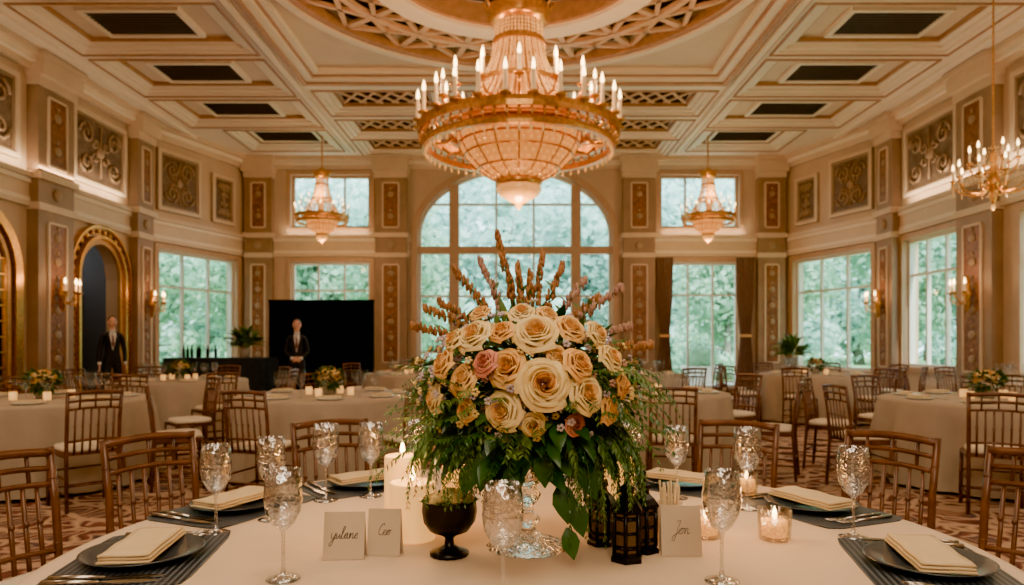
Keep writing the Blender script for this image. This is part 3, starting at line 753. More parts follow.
def superplate(M,a,b,p,z0,z1,m,n=40):
    vs=[]
    for z in (z0,z1):
        for i in range(n):
            t=2*pi*i/n; cx,sy=math.cos(t),math.sin(t); r=1/((abs(cx)/a)**p+(abs(sy)/b)**p)**(1/p); vs.append((r*cx,r*sy,z))
    M.add(vs,[tuple(range(n))[::-1],tuple(range(n,2*n))]+[(i,(i+1)%n,n+(i+1)%n,n+i) for i in range(n)],m)
M=MB(); superplate(M,.215,.15,10,0,.003,0); PM=M.mesh('placemat',[stripemat()])
M=MB(); M.lathe([(.001,.0),(.08,.0),(.09,.006),(.13,.016),(.133,.019),(.128,.0195),(.09,.010),(.001,.009)],48,0); PL=M.mesh('dinner_plate',[PLATE])
M=MB()
def softquad(M,x0,x1,y0,y1,z,th,m,sag=0):
    nx,ny=10,6; vs=[]
    for lay in (0,1):
        for j in range(ny+1):
            for i in range(nx+1):
                x=x0+(x1-x0)*i/nx; y=y0+(y1-y0)*j/ny; e=min(i,nx-i,j,ny-j)
                zz=z+(th if lay else 0)-(.25*th if (e==0 and lay) else 0)+.0015*math.sin(i*1.3+j)*lay
                vs.append((x,y,zz))
    n=(nx+1)*(ny+1); fs=[]
    for lay in (0,1):
        for j in range(ny):
            for i in range(nx):
                o=lay*n+j*(nx+1)+i; f=(o,o+1,o+nx+2,o+nx+1); fs.append(f)
    per=[i for i in range(nx+1)]+[(j*(nx+1)+nx) for j in range(1,ny+1)]+[ny*(nx+1)+i for i in range(nx-1,-1,-1)]+[j*(nx+1) for j in range(ny-1,0,-1)]
    for k in range(len(per)): a,b=per[k],per[(k+1)%len(per)]; fs.append((a,b,b+n,a+n))
    M.add(vs,fs,m,True)
softquad(M,-.12,.12,-.055,.055,.0205,.006,0); softquad(M,-.118,.115,-.052,.054,.0275,.006,0); softquad(M,-.115,.116,-.053,.05,.0345,.006,0)
NP=M.mesh('folded_napkin',[NAP,NAP])
def fork():
    M=MB(); M.tube([(0,-.1,.006),(0,-.03,.006),(0,.03,.005)],[.006,.004,.0025],6,0)
    M.ell((0,.045,.005),(.011,.018,.003),0)
    for k in range(4): x=-.009+.006*k; M.tube([(x,.05,.005),(x,.075,.006),(x,.1,.008)],[.0018,.0016,.001],4,0)
    return M.mesh('fork',[STEEL])
def knife():
    M=MB(); M.tube([(0,-.11,.007),(0,-.06,.007),(0,0,.0045)],[.007,.006,.004],6,0)
    superplate(M,.009,.065,3,0,.003,0,20)
    b=len(M.v)-40; M.v=[v if i<b else (v[0],v[1]+.055,v[2]+.0025) for i,v in enumerate(M.v)]
    return M.mesh('table_knife',[STEEL])
FK,KN=fork(),knife()
for ad,r in ((188,.90),(157,.95),(128,.90),(90,.92),(52,.90),(23,.94),(-12,.91),(-50,.93),(-130,.93)):
    a=math.radians(ad); ph=a+pi/2
    Mx=Matrix.Translation((CT[0]+r*math.cos(a),CT[1]+r*math.sin(a),.7505))@Matrix.Rotation(ph,4,'Z')
    def pp(me,nm,x,y,z,rz=0,s_=1):
        p=Mx@Vector((x,y,z)); put(me,nm,p,ph+rz,scale=s_)
    pp(PM,'placemat',0,0,0); pp(PL,'dinner_plate',0,0,.0035); pp(NP,'folded_napkin',0,0,.003)
    pp(FK,'fork',-.155,0,.003); pp(FK,'fork',-.185,-.01,.003); pp(KN,'table_knife',.155,-.02,.003); pp(KN,'table_knife',.185,-.02,.003)

GL={'y':[(0,1),(.1,.2),(.4,0),(.7,.9),(.75,1),(.6,-.6),(.3,-1.3),(0,-1),(.5,-.2),(1,.3)],
'u':[(0,.9),(.05,.2),(.3,0),(.6,.8),(.62,.1),(.9,.1)],
'l':[(0,.3),(.4,1.8),(.25,2.2),(.1,1.8),(.15,.2),(.35,0),(.6,.3)],
'a':[(.6,.9),(.3,1),(.05,.5),(.25,0),(.55,.4),(.62,.95),(.6,.2),(.8,0),(1,.3)],
'n':[(0,.8),(.1,.95),(.12,0),(.3,.8),(.55,.95),(.6,.2),(.75,0),(1,.3)],
'e':[(0,.4),(.45,.6),(.4,.95),(.15,.9),(.05,.4),(.3,0),(.7,.25)],
'C':[(.9,1.8),(.7,2.2),(.2,1.7),(.05,.6),(.4,0),(1,.3)],
'J':[(.2,2),(.8,2.2),(.6,1.2),(.4,-.9),(0,-1),(.1,-.3),(.9,.3)],
'o':[(.5,.95),(.1,.8),(.05,.2),(.4,0),(.7,.5),(.5,.95),(.9,.85)]}
def cat(pts,n=5):
    P=[Vector(p) for p in pts]; out=[]
    for i in range(len(P)-1):
        a=P[max(i-1,0)];b=P[i];c_=P[i+1];d=P[min(i+2,len(P)-1)]
        for k in range(n):
            t=k/n; out.append(.5*((2*b)+(c_-a)*t+(2*a-5*b+4*c_-d)*t*t+(3*b-a-3*c_+d)*t**3))
    out.append(P[-1]); return out
def card(loc,w,h,word,rz,sc):
    M=MB(); t=.0012; lean=.18
    for s_ in (-1,1):
        M.box((0,s_*h*math.sin(lean)*.5,h*math.cos(lean)*.5),(w,t,h),0,Matrix.Rotation(s_*lean,3,'X'))
    path=[];x=0
    for ch in word:
        g=GL[ch]; path+=[(x+px+py*.25,py) for px,py in g]; x+=max(px for px,_ in g)*.95
    W=x; pts=cat(path,4)
    out=[]
    for q in pts:
        v=Vector(((q.x-W/2)*sc,0,(q.y-.5)*sc+h*.5))
        fy=-h*math.sin(lean)+v.z*math.tan(lean)*math.cos(lean)
        out.append((v.x,fy-.0012,v.z*math.cos(lean)))
    M.tube(out,.0007,4,1)
    M.obj('place_card',[CARD,INK],loc=loc,rz=rz)
card((-.396,1.63,.751),.094,.108,'yulane',.05,.0125)
card((-.308,1.66,.751),.078,.108,'Ceo',-.05,.012)
card((.392,1.66,.751),.094,.115,'Jon',-.04,.014)

def pillar(loc,r,h,rz=0):
    M=MB(); M.lathe([(.001,0),(r,0),(r*1.01,.004),(r*1.0,h-.004),(r*.95,h),(r*.82,h-.006),(.001,h-.012)],28,0)
    M.tube([(0,0,h-.012),(0.001,0,h+.004)],.001,5,1)
    M.lathe([(.001,h+.002),(.007,h+.011),(.006,h+.024),(.0005,h+.042)],8,2)
    M.obj('pillar_candle',[WAX,DARKM,FLAME],loc=loc)
    light('candle_light','POINT',(loc[0],loc[1],loc[2]+h+.07),1.4,(1,.5,.18),.02)
PCS=((-.262,1.79,.058,.145),(-.315,1.96,.05,.185),(.30,2.02,.045,.175),(-.18,2.1,.04,.13))
for x,y,r,h in PCS: pillar((x,y,.751),r,h)
def votive(loc,s_=1):
    M=MB(); M.lathe([(.001,0),(.033,0),(.035,.004),(.038,.07),(.0355,.07),(.0325,.008),(.001,.008)],30,0,flute=.015,fn=15)
    M.lathe([(.001,.009),(.028,.009),(.028,.045),(.001,.043)],20,1); M.lathe([(.001,.046),(.006,.053),(.005,.064),(.0005,.076)],8,2)
    M.obj('votive_candle',[VOT,WAX,FLAME],loc=loc).scale=(s_,)*3
    light('candle_light','POINT',(loc[0],loc[1],loc[2]+.11),.6,(1,.5,.18),.02)
votive((.66,1.78,.751),1.1); votive((.77,2.33,.751),1.0); votive((.49,1.80,.751),1.05)

M=MB(); M.lathe([(.001,0),(.045,0),(.046,.008),(.03,.014),(.012,.024),(.010,.04),(.02,.048),(.045,.058),(.060,.08),(.064,.105),(.062,.125),(.066,.13),(.060,.13),(.056,.108),(.001,.10)],32,0,flute=.02,fn=16)
for k in range(60):
    a=rnd.uniform(0,6.28); r=.054*math.sqrt(rnd.random()); M.ell((r*math.cos(a),r*math.sin(a),.13+.02*(1-r/.055)),(.012,.012,.01),1,7,5)
for k in range(14):
    a=rnd.uniform(0,6.28); M.leaf((.04*math.cos(a),.04*math.sin(a),.125),(math.cos(a),math.sin(a),.5),.035,.015,2)
M.obj('dark_footed_urn',[DARKM,YEL,LEAF],loc=(-.155,1.65,.751))

def lantern(loc,s_,rz=0):
    M=MB(); M.lathe([(.001,0),(.036,0),(.036,.008),(.03,.014),(.03,.018)],6,0,smooth=False)
    M.lathe([(.026,.018),(.026,.1)],6,1,smooth=False)
    for k in range(6):
        a=2*pi*k/6; x,y=.029*math.cos(a),.029*math.sin(a); M.tube([(x,y,.015),(x,y,.105)],.0045,5,0)
        b=2*pi*(k+1)/6; x2,y2=.029*math.cos(b),.029*math.sin(b)
        M.tube([(x,y,.06),(x2,y2,.06)],.003,4,0); M.tube([(x,y,.09),(x2,y2,.09)],.004,4,0); M.tube([(x,y,.03),(x2,y2,.03)],.004,4,0)
    M.lathe([(.03,.1),(.037,.104),(.035,.11),(.026,.122),(.015,.132),(.013,.14),(.018,.146),(.017,.152),(.008,.158),(.005,.168),(.007,.173),(.001,.18)],6,0,smooth=False)
    M.ell((0,0,.178),.007,0,8,6)
    M.obj('metal_lantern',[DARKM,AMBER],loc=loc,rz=rz).scale=(s_,)*3
lantern((.215,1.74,.751),1.0); lantern((.257,1.61,.751),1.1,.3); lantern((.308,1.68,.751),1.05,.6)
M=MB()
for k in range(14):
    a=rnd.uniform(0,6.28); r=rnd.uniform(0,.018); M.tube([(r*math.cos(a),r*math.sin(a),.004),(1.6*r*math.cos(a)*1.2,1.6*r*math.sin(a),.145+rnd.uniform(-.01,.01))],.003,5,1)
M.lathe([(.001,0),(.03,0),(.034,.1),(.032,.1),(.028,.004),(.001,.004)],20,0)
M.obj('breadstick_cup',[CARD,NAP],loc=(.39,1.755,.751))

# ---- crystal vase
VX,VY=.03,1.715
M=MB()
M.lathe([(.0005,0),(.096,0),(.098,.005),(.085,.012),(.05,.024),(.024,.036),(.018,.05),(.03,.062),(.031,.072),(.016,.085),(.014,.10),(.028,.118),(.033,.13),(.022,.145),(.034,.165),(.048,.2),(.052,.24),(.05,.265),(.062,.29),
   (.058,.29),(.045,.264),(.046,.24),(.041,.2),(.026,.17),(.0005,.16)],48,0,flute=.035,fn=16)
M.obj('crystal_vase',[CUT],loc=(VX,VY,.751))

# ---- floral arrangement
def align(d):
    return Vector(d).normalized().to_track_quat('Z','Y').to_matrix().to_4x4()
def rose(M,c,d,s_,mo,mi):
    old=M.M; M.M=Matrix.Translation(c)@align(d)@Matrix.Rotation(rnd.uniform(0,6),4,'Z')@Matrix.Scale(s_,4)
    lay=[(3,.11,.54,.0,mi),(3,.19,.57,.02,mi),(4,.27,.57,.06,mi),(4,.36,.55,.15,mi),(5,.46,.51,.3,mo),(5,.57,.45,.5,mo),(6,.68,.36,.8,mo),(6,.80,.20,1.2,mo)]  # inner petals take a deeper peach, which also paints in their shading
    for li,(n,r,h,op,mm) in enumerate(lay):
        off=rnd.uniform(0,1)
        for k in range(n):
            th=2*pi*(k+off)/n+rnd.uniform(-.08,.08); w=pi/n*1.35; rr=r*rnd.uniform(.92,1.08); hh=h*rnd.uniform(.90,1.07); tw=.055
            nu,nv=6,6; vs=[]; tilt=rnd.uniform(-.05,.05)
            for j in range(nv+1):
                v=j/nv
                for i in range(nu+1):
                    u=-1+2*i/nu
                    wv=w*(.55+.5*math.sin(v*pi*.72))
                    a=th+u*wv
                    ra=.08+(rr-.08)*math.sin(min(1,v*1.2)*pi/2)+op*.16*v**6+tw*u*v-.03*(1-u*u)*(v>.5)*(li>3)
                    z=-.38+(hh+.38)*math.sin(min(1,v*1.02)*pi/2)**.9-op*.13*v**8-.20*(abs(u)**2.5)*v**2*(1 if li>1 else .4)+tilt*u*v
                    vs.append((ra*math.cos(a),ra*math.sin(a),z))
            fs=[(j*(nu+1)+i,j*(nu+1)+i+1,(j+1)*(nu+1)+i+1,(j+1)*(nu+1)+i) for j in range(nv) for i in range(nu)]
            M.add(vs,fs,mm,True)
    M.M=old
def frond(M,p0,p1,p2,n,L,w,m,mst,r=.0012,curl=.3):
    p0,p1,p2=Vector(p0),Vector(p1),Vector(p2)
    B=lambda t:(1-t)**2*p0+2*t*(1-t)*p1+t*t*p2
    M.tube([B(i/8) for i in range(9)],[r*(1.3-i/8) for i in range(9)],4,mst)
    for i in range(n):
        t=.15+.85*(i+.5)/n; p=B(t); d=(B(min(1,t+.03))-B(t-.03)).normalized()
        up=Vector((rnd.uniform(-.3,.3),rnd.uniform(-.3,.3),1)); sd=d.cross(up).normalized()
        k=(1-.55*t)
        for s_ in (-1,1):
            dd=(sd*s_+d*.7+Vector((rnd.uniform(-.2,.2),rnd.uniform(-.2,.2),rnd.uniform(-.25,.1)))).normalized()
            M.leaf(p,dd,L*k,w*k,m,curl,up)
C=Vector((VX,VY,1.14)); RX,RY,RZ=.225,.21,.165
M=MB()
front=[(533,320,.054,0),(541,368,.060,0),(507,353,.048,1),(474,322,.046,0),(503,395,.048,0),(464,365,.042,1),(434,386,.040,0),(581,378,.048,0),(605,394,.042,1),(574,350,.042,1),
 (444,350,.040,1),(485,348,.034,2),(607,345,.040,0),(620,372,.034,1),(501,318,.034,1),(567,315,.042,1),(594,320,.036,0),(454,326,.034,0),(553,341,.030,1),(520,299,.032,0),(546,301,.030,1),(478,299,.028,1),(531,408,.032,0),(572,409,.028,2),(466,396,.030,1)]
for px,py,s_,k in front:
    dx=(px-527)*.00222; dz=(372-py)*.0022
    q=max(.05,1-(dx/.27)**2-((dz-.01)/.21)**2)
    pos=Vector((VX+dx,VY-RY*math.sqrt(q)-.035*math.sqrt(q)+rnd.uniform(-.012,.012),1.155+dz))
    d=Vector((dx*1.6+rnd.uniform(-.06,.06),-math.sqrt(q)*.24,dz*1.0+.06+rnd.uniform(-.05,.05)))
    rose(M,pos,d,s_*.98,[0,1,2][k],[1,1,2][k])
for i in range(30):
    z=1-(i+.5)/30*1.2; a=i*2.39996
    rr=math.sqrt(max(0,1-z*z)); d=Vector((rr*math.cos(a),rr*math.sin(a),z))
    if d.y<.25: continue
    rose(M,C+Vector((d.x*RX,d.y*RY,d.z*RZ+.0)),d,rnd.uniform(.034,.044),rnd.choice((0,0,1)),1)
for i in range(1000):
    d=Vector((rnd.gauss(0,1),rnd.gauss(0,1),rnd.gauss(-.1,1))).normalized(); k=rnd.uniform(.62,1.02)
    p=C+Vector((d.x*RX*k,d.y*RY*k,d.z*RZ*k))
    dd=d+Vector((rnd.uniform(-.6,.6),rnd.uniform(-.6,.6),rnd.uniform(-.7,.3)))
    M.leaf(p,dd,rnd.uniform(.035,.07),rnd.uniform(.016,.030),rnd.choice((3,3,5,4)),rnd.uniform(0,.5))
for i in range(230):
    a=rnd.uniform(0,6.28); r=rnd.uniform(.05,.22); z=rnd.uniform(-.17,-.05)+.3*max(0,r-.15)
    M.leaf(C+Vector((r*math.cos(a),r*math.sin(a),z)),(math.cos(a),math.sin(a),rnd.uniform(-1.0,-.1)),rnd.uniform(.045,.085),rnd.uniform(.024,.042),rnd.choice((3,5,5)),.3)
def hitcandle(x,y): return any((x-a)**2+(y-b)**2<.10**2 for a,b,_,_2 in PCS)
for i in range(160):
    a=rnd.uniform(0,6.28); el=rnd.uniform(-.3,.5); d=Vector((math.cos(a),math.sin(a),0))
    R0=C+Vector((d.x*.16,d.y*.16,rnd.uniform(-.12,.06)))
    side=abs(d.x); ln=rnd.uniform(.08,.19)*(.55+.55*side)
    p1=R0+d*ln*.8+Vector((0,0,el*ln)); p2=R0+d*(ln*1.15)+Vector((0,0,-rnd.uniform(-.03,.19)*(.35+.65*side)))
    frond(M,R0,p1,p2,rnd.randint(10,15),rnd.uniform(.022,.036),rnd.uniform(.007,.011),rnd.choice((4,4,3,5)),4)
for i in range(130):
    s_=rnd.choice((-1,-1,1,1,1)); x=s_*rnd.uniform(.07,.22); y=rnd.uniform(-.18,.12); R0=C+Vector((x,y,-.10))
    dr=rnd.uniform(.12,.235)*(1.2 if s_>0 else 1.0)
    dr=min(dr,R0.z-.80); ex=x*.25
    if s_>0 and .14<x: dr=min(dr,.15)
    if s_<0: dr=min(dr,.15 if y<0 else .19)
    if hitcandle(R0.x+ex,R0.y): dr=min(dr,.07)
    frond(M,R0,R0+Vector((ex,y*.2,-.02)),R0+Vector((ex*1.1,y*.25,-dr)),18,.022,.007,rnd.choice((4,3,4,5)),4,curl=.5)
for dx,dz,L in ((-.085,-.12,.10),(-.03,-.15,.085),(.07,-.2,.09),(.12,-.15,.09),(.10,-.24,.08),(.085,-.3,.07),(-.12,-.15,.08),(.03,-.13,.08)):
    M.leaf((VX+dx,VY-.16,1.14+dz),(dx*2,-.3,-.7),L,L*.6,5,.2,(0,-1,.4))
for px,py in ((497,236),(517,262),(544,248),(453,268),(563,264),(620,288),(478,258),(436,300),(600,296),(412,326),(636,326),(530,272),(585,280),(425,308),(508,275),(650,345)):
    dx=(px-527)*.00243; z=1.25-(py-343)*.00243
    y=VY+rnd.uniform(-.05,.08); tip=Vector((VX+dx,y,z)); base=C+Vector((dx*.35,0,.02))
    mid=(base+tip)/2+Vector((-dx*.12,0,.03))
    P=cat([base,mid,tip],10); M.tube(P,.0018,4,4)
    n=len(P); bt=9 if rnd.random()<.75 else 6
    for i,p in enumerate(P[int(n*.5):]):
        f=i/(n/2)
        for k in range(6):
            a=rnd.uniform(0,6.28); rr=.009*(1-.6*f)
            M.ell(p+Vector((rr*math.cos(a),rr*math.sin(a),rnd.uniform(-.006,.006))),(.004,.004,.009),bt,5,4)
    for i in range(6):
        p=P[int(n*(.3+.08*i))]; a=rnd.uniform(0,6.28); M.leaf(p,(math.cos(a),math.sin(a),1.2),.035,.009,4,.2)
for i in range(300):
    d=Vector((rnd.gauss(0,1),rnd.gauss(-.3,1),rnd.gauss(.1,.8))).normalized(); k=rnd.uniform(1.02,1.27)
    p=C+Vector((d.x*RX*k,d.y*RY*k,d.z*RZ*k+.01)); mm=rnd.choice((7,7,8,6,0))
    M.tube([C+(p-C)*.7,p],.0009,3,4)
    for j in range(5):
        a=2*pi*j/5; q=Vector((math.cos(a),math.sin(a),0)); M.ell(p+(align(d).to_3x3()@q)*.006,(.0048,.0048,.0035),mm,5,4)
for k in range(16):
    a=2*pi*k/16; M.tube([(VX+.02*math.cos(a),VY+.02*math.sin(a),.94),(VX+.04*math.cos(a),VY+.04*math.sin(a),1.06)],.003,5,3)
M.obj('rose_floral_arrangement',[ROSE1,ROSE2,ROSE3,LEAF,LEAF2,LEAF3,BUD,LILAC,YEL,TWIG],recalc=False)

# ------------------------------------------------------------------ background tables
def centerpiece():
    M=MB(); M.lathe([(.001,0),(.06,0),(.07,.02),(.075,.11),(.08,.13),(.074,.13),(.001,.12)],16,3)
    for i in range(18):
        z=1-(i+.5)/18*.9; a=i*2.4; rr=math.sqrt(1-z*z); d=Vector((rr*math.cos(a),rr*math.sin(a),z))
        rose(M,Vector((d.x*.13,d.y*.13,.18+d.z*.1)),d,.045,0 if i%3 else 1,1)
    for i in range(160):
        d=Vector((rnd.gauss(0,1),rnd.gauss(0,1),rnd.gauss(0,.7))).normalized(); M.leaf((d.x*.1,d.y*.1,.18+d.z*.06),d+Vector((0,0,.3)),.11,.04,2,.2)
    return M.mesh('table_centerpiece',[ROSE1,ROSE2,LEAF,TERR],False)
CP=centerpiece()
def tableware(R):
    M=MB()
    gp=[(.001,0),(.034,0),(.02,.005),(.004,.015),(.004,.10),(.022,.115),(.037,.15),(.037,.19),(.033,.228)]
    for k in range(8):
        a=2*pi*k/8+.2; ca,sa=math.cos(a),math.sin(a)
        M.lathe([(.001,0),(.09,0),(.13,.015),(.128,.018),(.001,.01)],20,1,(ca*R*.74,sa*R*.74,0))
        M.lathe(gp,14,0,(math.cos(a+.22)*R*.55,math.sin(a+.22)*R*.55,0)); M.lathe(gp,14,0,(math.cos(a-.12)*R*.5,math.sin(a-.12)*R*.5,0))
        old=M.M; M.M=Matrix.Translation((ca*R*.74,sa*R*.74,.012))@Matrix.Rotation(a,4,'Z')
        M.box((0,0,.012),(.09,.2,.022),2); M.M=old
    for k in range(4):
        a=2*pi*k/4+.5; M.lathe([(.03,0),(.032,.07),(.001,.06)],12,3,(.22*math.cos(a),.22*math.sin(a),0))
    return M.mesh('tableware_set',[GLASSP,PORC,NAP,WAX])
TW=tableware(.88)
tabs=[(-4.25,6.3,8),(-4.6,9.6,8),(-1.8,6.8,7),(1.3,7.2,6),(4.25,6.3,8),(4.9,11.4,8),(6.75,8.9,6),(1.9,11.4,5),(-1.6,11.6,5)]
allc=[]
for ti,(x,y,n) in enumerate(tabs):
    put(TM,'round_banquet_table',(x,y,0),rnd.uniform(0,6)); put(TW,'tableware_set',(x,y,.7505),rnd.uniform(0,6))
    if ti!=3: put(CP,'table_centerpiece',(x,y,.7515),rnd.uniform(0,6),scale=.85)
    o=rnd.uniform(0,45)
    for k in range(n):
        a=math.radians(o+360/n*k); r=1.27+rnd.uniform(0,.1); cx,cy=x+r*math.cos(a),y+r*math.sin(a)
        if abs(cx)>7.6 or any((cx-p)**2+(cy-q)**2<.5**2 for p,q in allc) or any((cx-t[0])**2+(cy-t[1])**2<1.2**2 for t in tabs): continue
        allc.append((cx,cy)); put(CH,'dining_chair',(cx,cy,0),a+pi/2+rnd.uniform(-.2,.2),scale=.96)

# ------------------------------------------------------------------ bar table, screen
M=MB(); M.bx(-1,1,-.35,.35,.93,.96,0)
n=60; per=[]
for i in range(n):
    t=i/n*4
    s_=int(t); f=t-s_
    P=[(-1,-.35),(1,-.35),(1,.35),(-1,.35)]; a,b=P[s_],P[(s_+1)%4]; per.append((a[0]+(b[0]-a[0])*f,a[1]+(b[1]-a[1])*f))
vs=[]
for z,k in ((.95,0),(.5,.02),(.02,.035)):
    for i,(x,y) in enumerate(per): q=1+k*(1+math.sin(i*2.3)); vs.append((x*q,y*q*1.04,z))
M.add(vs,[(j*n+i,j*n+(i+1)%n,(j+1)*n+(i+1)%n,(j+1)*n+i) for j in range(2) for i in range(n)],0,True)
M.obj('draped_bar_table',[NAVY],loc=(-5.85,14.0,0))
M=MB()
M.lathe([(.001,0),(.09,0),(.12,.18),(.11,.18),(.001,.16)],16,0)
for i in range(160):
    a=rnd.uniform(0,6.28); el=rnd.uniform(.2,1.5); d=Vector((math.cos(a)*math.cos(el),math.sin(a)*math.cos(el),math.sin(el)))
    M.leaf(Vector((0,0,.2))+d*rnd.uniform(.05,.28),d,.2,.07,1,.5)
PP=M.mesh('potted_plant',[TERR,LEAF2],False)
put(PP,'potted_plant',(-5.4,14.0,.961),scale=1.0)
M=MB()
for k in range(14):
    M.lathe([(.001,0),(.03,0),(.03,.15),(.012,.2),(.012,.25),(.001,.25)],10,k%2,(-.55+.08*k if k<10 else -.4+.1*(k-10),(.1 if k<10 else -.1),0))
M.obj('bottle_row',[GLASSP,DARKM],loc=(-6.2,14.0,.961))
M=MB(); M.bx(-1.12,1.12,-.03,.03,.12,2.15,0); 
for s_ in (-1,1): M.bx(s_*1.1-.03,s_*1.1+.03,-.04,.04,0,2.17,0); M.bx(s_*.9-.04,s_*.9+.04,-.3,.3,0,.05,0)
M.bx(-1.14,1.14,-.04,.04,2.13,2.19,0)
M.obj('black_stage_screen',[BLACK],loc=(-4.2,15.2,0))
M=MB(); M.lathe([(.001,0),(.2,0),(.2,.03),(.04,.06),(.04,.6),(.2,.66),(.2,.7),(.001,.7)],20,0); M.obj('pedestal_stand',[PIL],loc=(6.4,16.2,0))
put(PP,'potted_plant',(6.4,16.2,.701),scale=1.2)

# ------------------------------------------------------------------ people
def person(loc,rz,name,arms='clasped',sc=.94):
    E=empty(name,loc,rz); E.scale=(sc,)*3
    V=[(0,0,.95),(0,0,1.12),(0,0,1.32),(0,0,1.45),(0,.0,1.53),
       (.09,0,.90),(.10,.01,.50),(.105,-.02,.09),(-.09,0,.90),(-.10,.01,.50),(-.105,-.02,.09),
       (.15,0,1.43),(-.15,0,1.43)]
    Rr=[(.13,.10),(.12,.10),(.15,.105),(.09,.075),(.05,.05),(.085,.09),(.062,.065),(.048,.05),(.085,.09),(.062,.065),(.048,.05),(.055,.055),(.055,.055)]
    if arms=='clasped': A=[(.21,-.02,1.15),(.08,.17,1.03)]
    else: A=[(.21,-.02,1.14),(.215,.05,.90)]
    E_=[(0,1),(1,2),(2,3),(3,4),(0,5),(5,6),(6,7),(0,8),(8,9),(9,10),(3,11),(3,12)]
    for s_,b in ((1,11),(-1,12)):
        i=len(V); V+=[(A[0][0]*s_,A[0][1],A[0][2]),(A[1][0]*s_,A[1][1],A[1][2])]; Rr+=[(.046,.046),(.034,.034)]; E_+=[(b,i),(i,i+1)]
    me=bpy.data.meshes.new('suit_body'); me.from_pydata(V,E_,[]); me.materials.append(SUIT)
    o=put(me,'suit_body',parent=E)
    md=o.modifiers.new('skin','SKIN')
    for i,r in enumerate(Rr): me.skin_vertices[0].data[i].radius=r; me.skin_vertices[0].data[i].use_root=(i==0)
    md.use_smooth_shade=True
    sb=o.modifiers.new('sub','SUBSURF'); sb.levels=2; sb.render_levels=2
    M=MB()
    for s_ in (-1,1): M.ell((s_*.108,.045,.04),(.045,.13,.045),4,10,6)
    M.add([(-.05,.062,1.50),(.05,.062,1.50),(.065,.115,1.42),(0,.14,1.14),(-.065,.115,1.42)],[(0,1,2,3,4)],2)
    M.add([(-.012,.075,1.49),(.012,.075,1.49),(.022,.145,1.26),(0,.152,1.2),(-.022,.145,1.26)],[(0,1,2,3,4)],3)
    for s_ in (-1,1): M.add([(s_*.055,.065,1.51),(s_*.10,.1,1.42),(s_*.065,.142,1.28),(0,.147,1.12),(s_*.052,.125,1.4)],[(0,1,2,3,4)],5)
    M.tube([(0,.0,1.48),(0,.012,1.60)],.05,12,0)
    M.lathe([(.052,1.495),(.06,1.5),(.056,1.545)],14,2,(0,0,0))
    M.ell((0,.015,1.685),(.075,.092,.11),0,16,12); M.ell((0,.045,1.625),(.05,.055,.045),0,12,8)
    M.ell((0,.112,1.675),(.012,.018,.022),0,8,6)
    M.ell((0,.098,1.635),(.024,.008,.006),6,8,5)
    for s_ in (-1,1):
        M.ell((s_*.03,.103,1.695),(.011,.008,.006),1,8,5); M.ell((s_*.03,.105,1.715),(.018,.006,.004),1,6,4); M.ell((s_*.077,.01,1.68),(.01,.018,.028),0,8,6)
    M.ell((0,-.015,1.725),(.082,.095,.090),1,16,10)
    M.ell((0,.045,1.672),(.067,.066,.086),0,16,12)
    for s_ in (-1,1):
        w=Vector((A[1][0]*s_,A[1][1],A[1][2]))
        if arms=='clasped': d=Vector((-s_*.8,.25,-.25)).normalized(); sd=Vector((0,.2,-1)).normalized()
        else: d=Vector((0,.1,-1)).normalized(); sd=Vector((0,1,.1)).normalized()
        M.tube([w-d*.03,w+d*.02],.032,10,2)
        nn=d.cross(sd); Rm=Matrix((d,sd,nn)).transposed()
        M.ell(w+d*.06,(.05,.038,.016),0,10,7,Rm)
        for k in range(4):
            b=w+d*.095+sd*(-.027+.018*k); L=(.06,.072,.068,.052)[k]
            M.tube([b,b+d*L*.5+nn*.004,b+d*L*.85+nn*.02*s_,b+d*L+nn*.03*s_],[.009,.0085,.008,.006],7,0)
        b=w+d*.04-sd*.032; M.tube([b,b+d*.03-sd*.018,b+d*.055-sd*.02],[.011,.01,.007],7,0)
    M.obj('head_hands_clothes',[SKIN,HAIR,SHIRT,TIE,DARKM,SUIT,ROSE3],parent=E)
    return E
person((-4.05,13.0,0),math.radians(195),'man_in_suit')
person((-7.45,12.95,0),math.radians(215),'man_in_suit','down',.97)

# ------------------------------------------------------------------ exterior
M=MB(); M.bx(-60,60,-10,80,-.42,-.25,0); M.obj('garden_lawn',[GRASS])
M=MB(); M.bx(-12,12,19.0,24.5,-.25,-.12,0); M.bx(2,7,24.5,45,-.25,-.14,0); M.obj('garden_terrace',[PAVE])
def tree_mesh(seed,lm):
    r=random.Random(seed); M=MB()
    M.tube([(0,0,0),(.1,0,1.5),(0,.1,3.2),(.1,0,5)],[.25,.2,.15,.08],8,1)
    cl=[]
    for i in range(20):
        a=r.uniform(0,6.28); R_=r.uniform(0,2.4); z=r.uniform(1.2,7.0); cl.append((R_*math.cos(a),R_*math.sin(a),z,r.uniform(1.0,1.6)))
    for cx,cy,cz,cr in cl:
        M.tube([(0,0,min(cz*.5+.6,4.6)),(cx,cy,cz)],[.06,.02],5,1)
        for k in range(230):
            d=Vector((r.gauss(0,1),r.gauss(0,1),r.gauss(0,1))).normalized(); p=Vector((cx,cy,cz))+d*cr*r.uniform(.5,1.05)
            t=Vector((r.gauss(0,1),r.gauss(0,1),r.gauss(0,.6))).normalized(); s_=d.cross(t)
            if s_.length<.1: continue
            s_.normalize(); L=r.uniform(.25,.5)
            M.add([p,p+t*L*.5+s_*L*.35,p+t*L,p+t*L*.5-s_*L*.35],[(0,1,2,3)],0)
    return M.mesh('garden_tree',[lm,BARK],False)
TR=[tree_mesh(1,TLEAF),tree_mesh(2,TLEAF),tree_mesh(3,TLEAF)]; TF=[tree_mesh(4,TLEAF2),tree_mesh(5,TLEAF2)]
r2=random.Random(5)
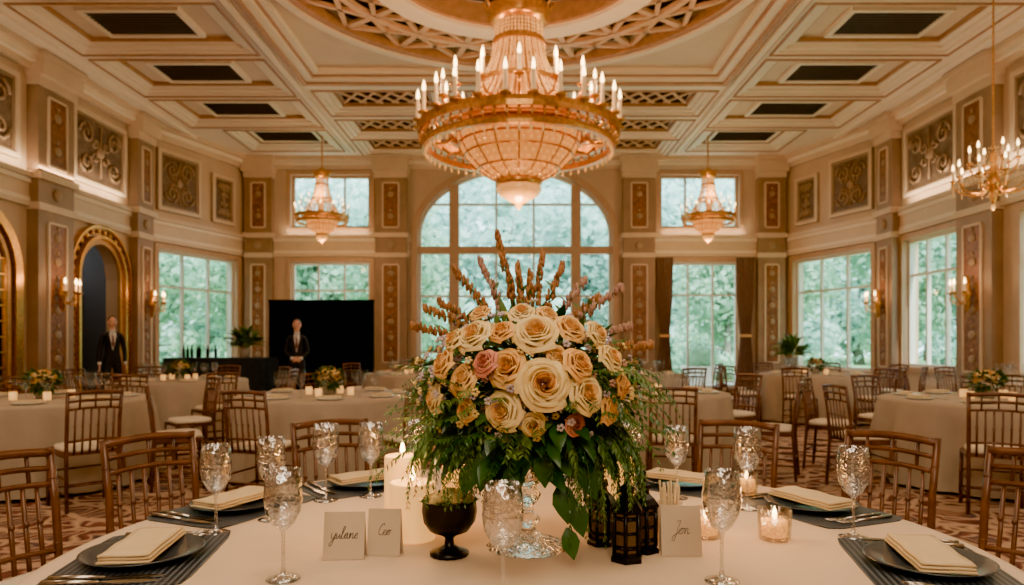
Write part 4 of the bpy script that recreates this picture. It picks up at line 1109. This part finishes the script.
for i in range(11):
    x=-24+4.8*i+r2.uniform(-1,1)
    if abs(x-1)<4.5: continue
    put(TR[i%3],'garden_tree',(x,r2.uniform(33,36),-.25),r2.uniform(0,6),scale=r2.uniform(.85,1.1))
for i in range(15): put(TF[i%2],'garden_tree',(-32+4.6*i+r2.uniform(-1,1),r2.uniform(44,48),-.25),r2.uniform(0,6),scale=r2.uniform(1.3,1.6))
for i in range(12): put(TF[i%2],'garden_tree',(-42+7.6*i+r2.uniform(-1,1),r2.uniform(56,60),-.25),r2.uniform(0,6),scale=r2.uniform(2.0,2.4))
for s_ in (-1,1):
    for i in range(5): put(TR[i%3],'garden_tree',(s_*r2.uniform(17,20),5+4*i,-.25),r2.uniform(0,6),scale=r2.uniform(.9,1.2))
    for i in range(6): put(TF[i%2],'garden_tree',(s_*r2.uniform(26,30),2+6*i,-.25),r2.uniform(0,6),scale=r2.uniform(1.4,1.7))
M=MB()
for i in range(2600):
    x=r2.uniform(-14,14); y=r2.uniform(29,30.2); z=r2.uniform(-.2,.75)
    if r2.random()<.6: y=29+r2.uniform(-.1,.1)
    M.leaf((x,y,z),(r2.gauss(0,1),r2.gauss(-.5,1),r2.gauss(0,1)),.3,.16,0,.2)
M.bx(-14,14,29.1,30.1,-.25,.65,0)
M.obj('garden_hedge',[TLEAF],recalc=False)
M=MB(); M.lathe([(.001,0),(.4,0),(.42,.06),(.36,.12),(.5,.55),(.58,.6),(.58,.68),(.5,.68),(.001,.6)],24,0)
M.ell((0,0,.95),(.5,.5,.42),1,16,10)
for i in range(700):
    d=Vector((r2.gauss(0,1),r2.gauss(0,1),r2.gauss(0,1))).normalized(); M.leaf(Vector((0,0,.95))+Vector((d.x*.48,d.y*.48,d.z*.4)),d,.09,.05,1,.2)
M.obj('boxwood_planter',[STONE,TLEAF],loc=(5.6,21.2,-.12))

# ------------------------------------------------------------------ world, sun
w=bpy.data.worlds.new('world'); scn.world=w; w.use_nodes=True
b=w.node_tree.nodes['Background']; b.inputs[0].default_value=(.74,.93,1.0,1); b.inputs[1].default_value=5.8
light('sun','SUN',(0,0,30),8.5,(1,.97,.9),.03,(math.radians(42),0,math.radians(12)))

# ------------------------------------------------------------------ camera
cam=bpy.data.cameras.new('camera'); co=bpy.data.objects.new('camera',cam); scn.collection.objects.link(co); scn.camera=co
co.location=(0,0,1.25); co.rotation_euler=(pi/2,0,0)
cam.sensor_width=36; cam.lens=700/1024*36; cam.shift_y=50.5/1024; cam.shift_x=-3/1024
cam.clip_end=300; cam.clip_start=.05
cam.dof.use_dof=True; cam.dof.focus_distance=1.7; cam.dof.aperture_fstop=4.0
try:
    scn.view_settings.view_transform='AgX'; scn.view_settings.look='AgX - Punchy'
except Exception as e: print(e)
scn.view_settings.exposure=.68
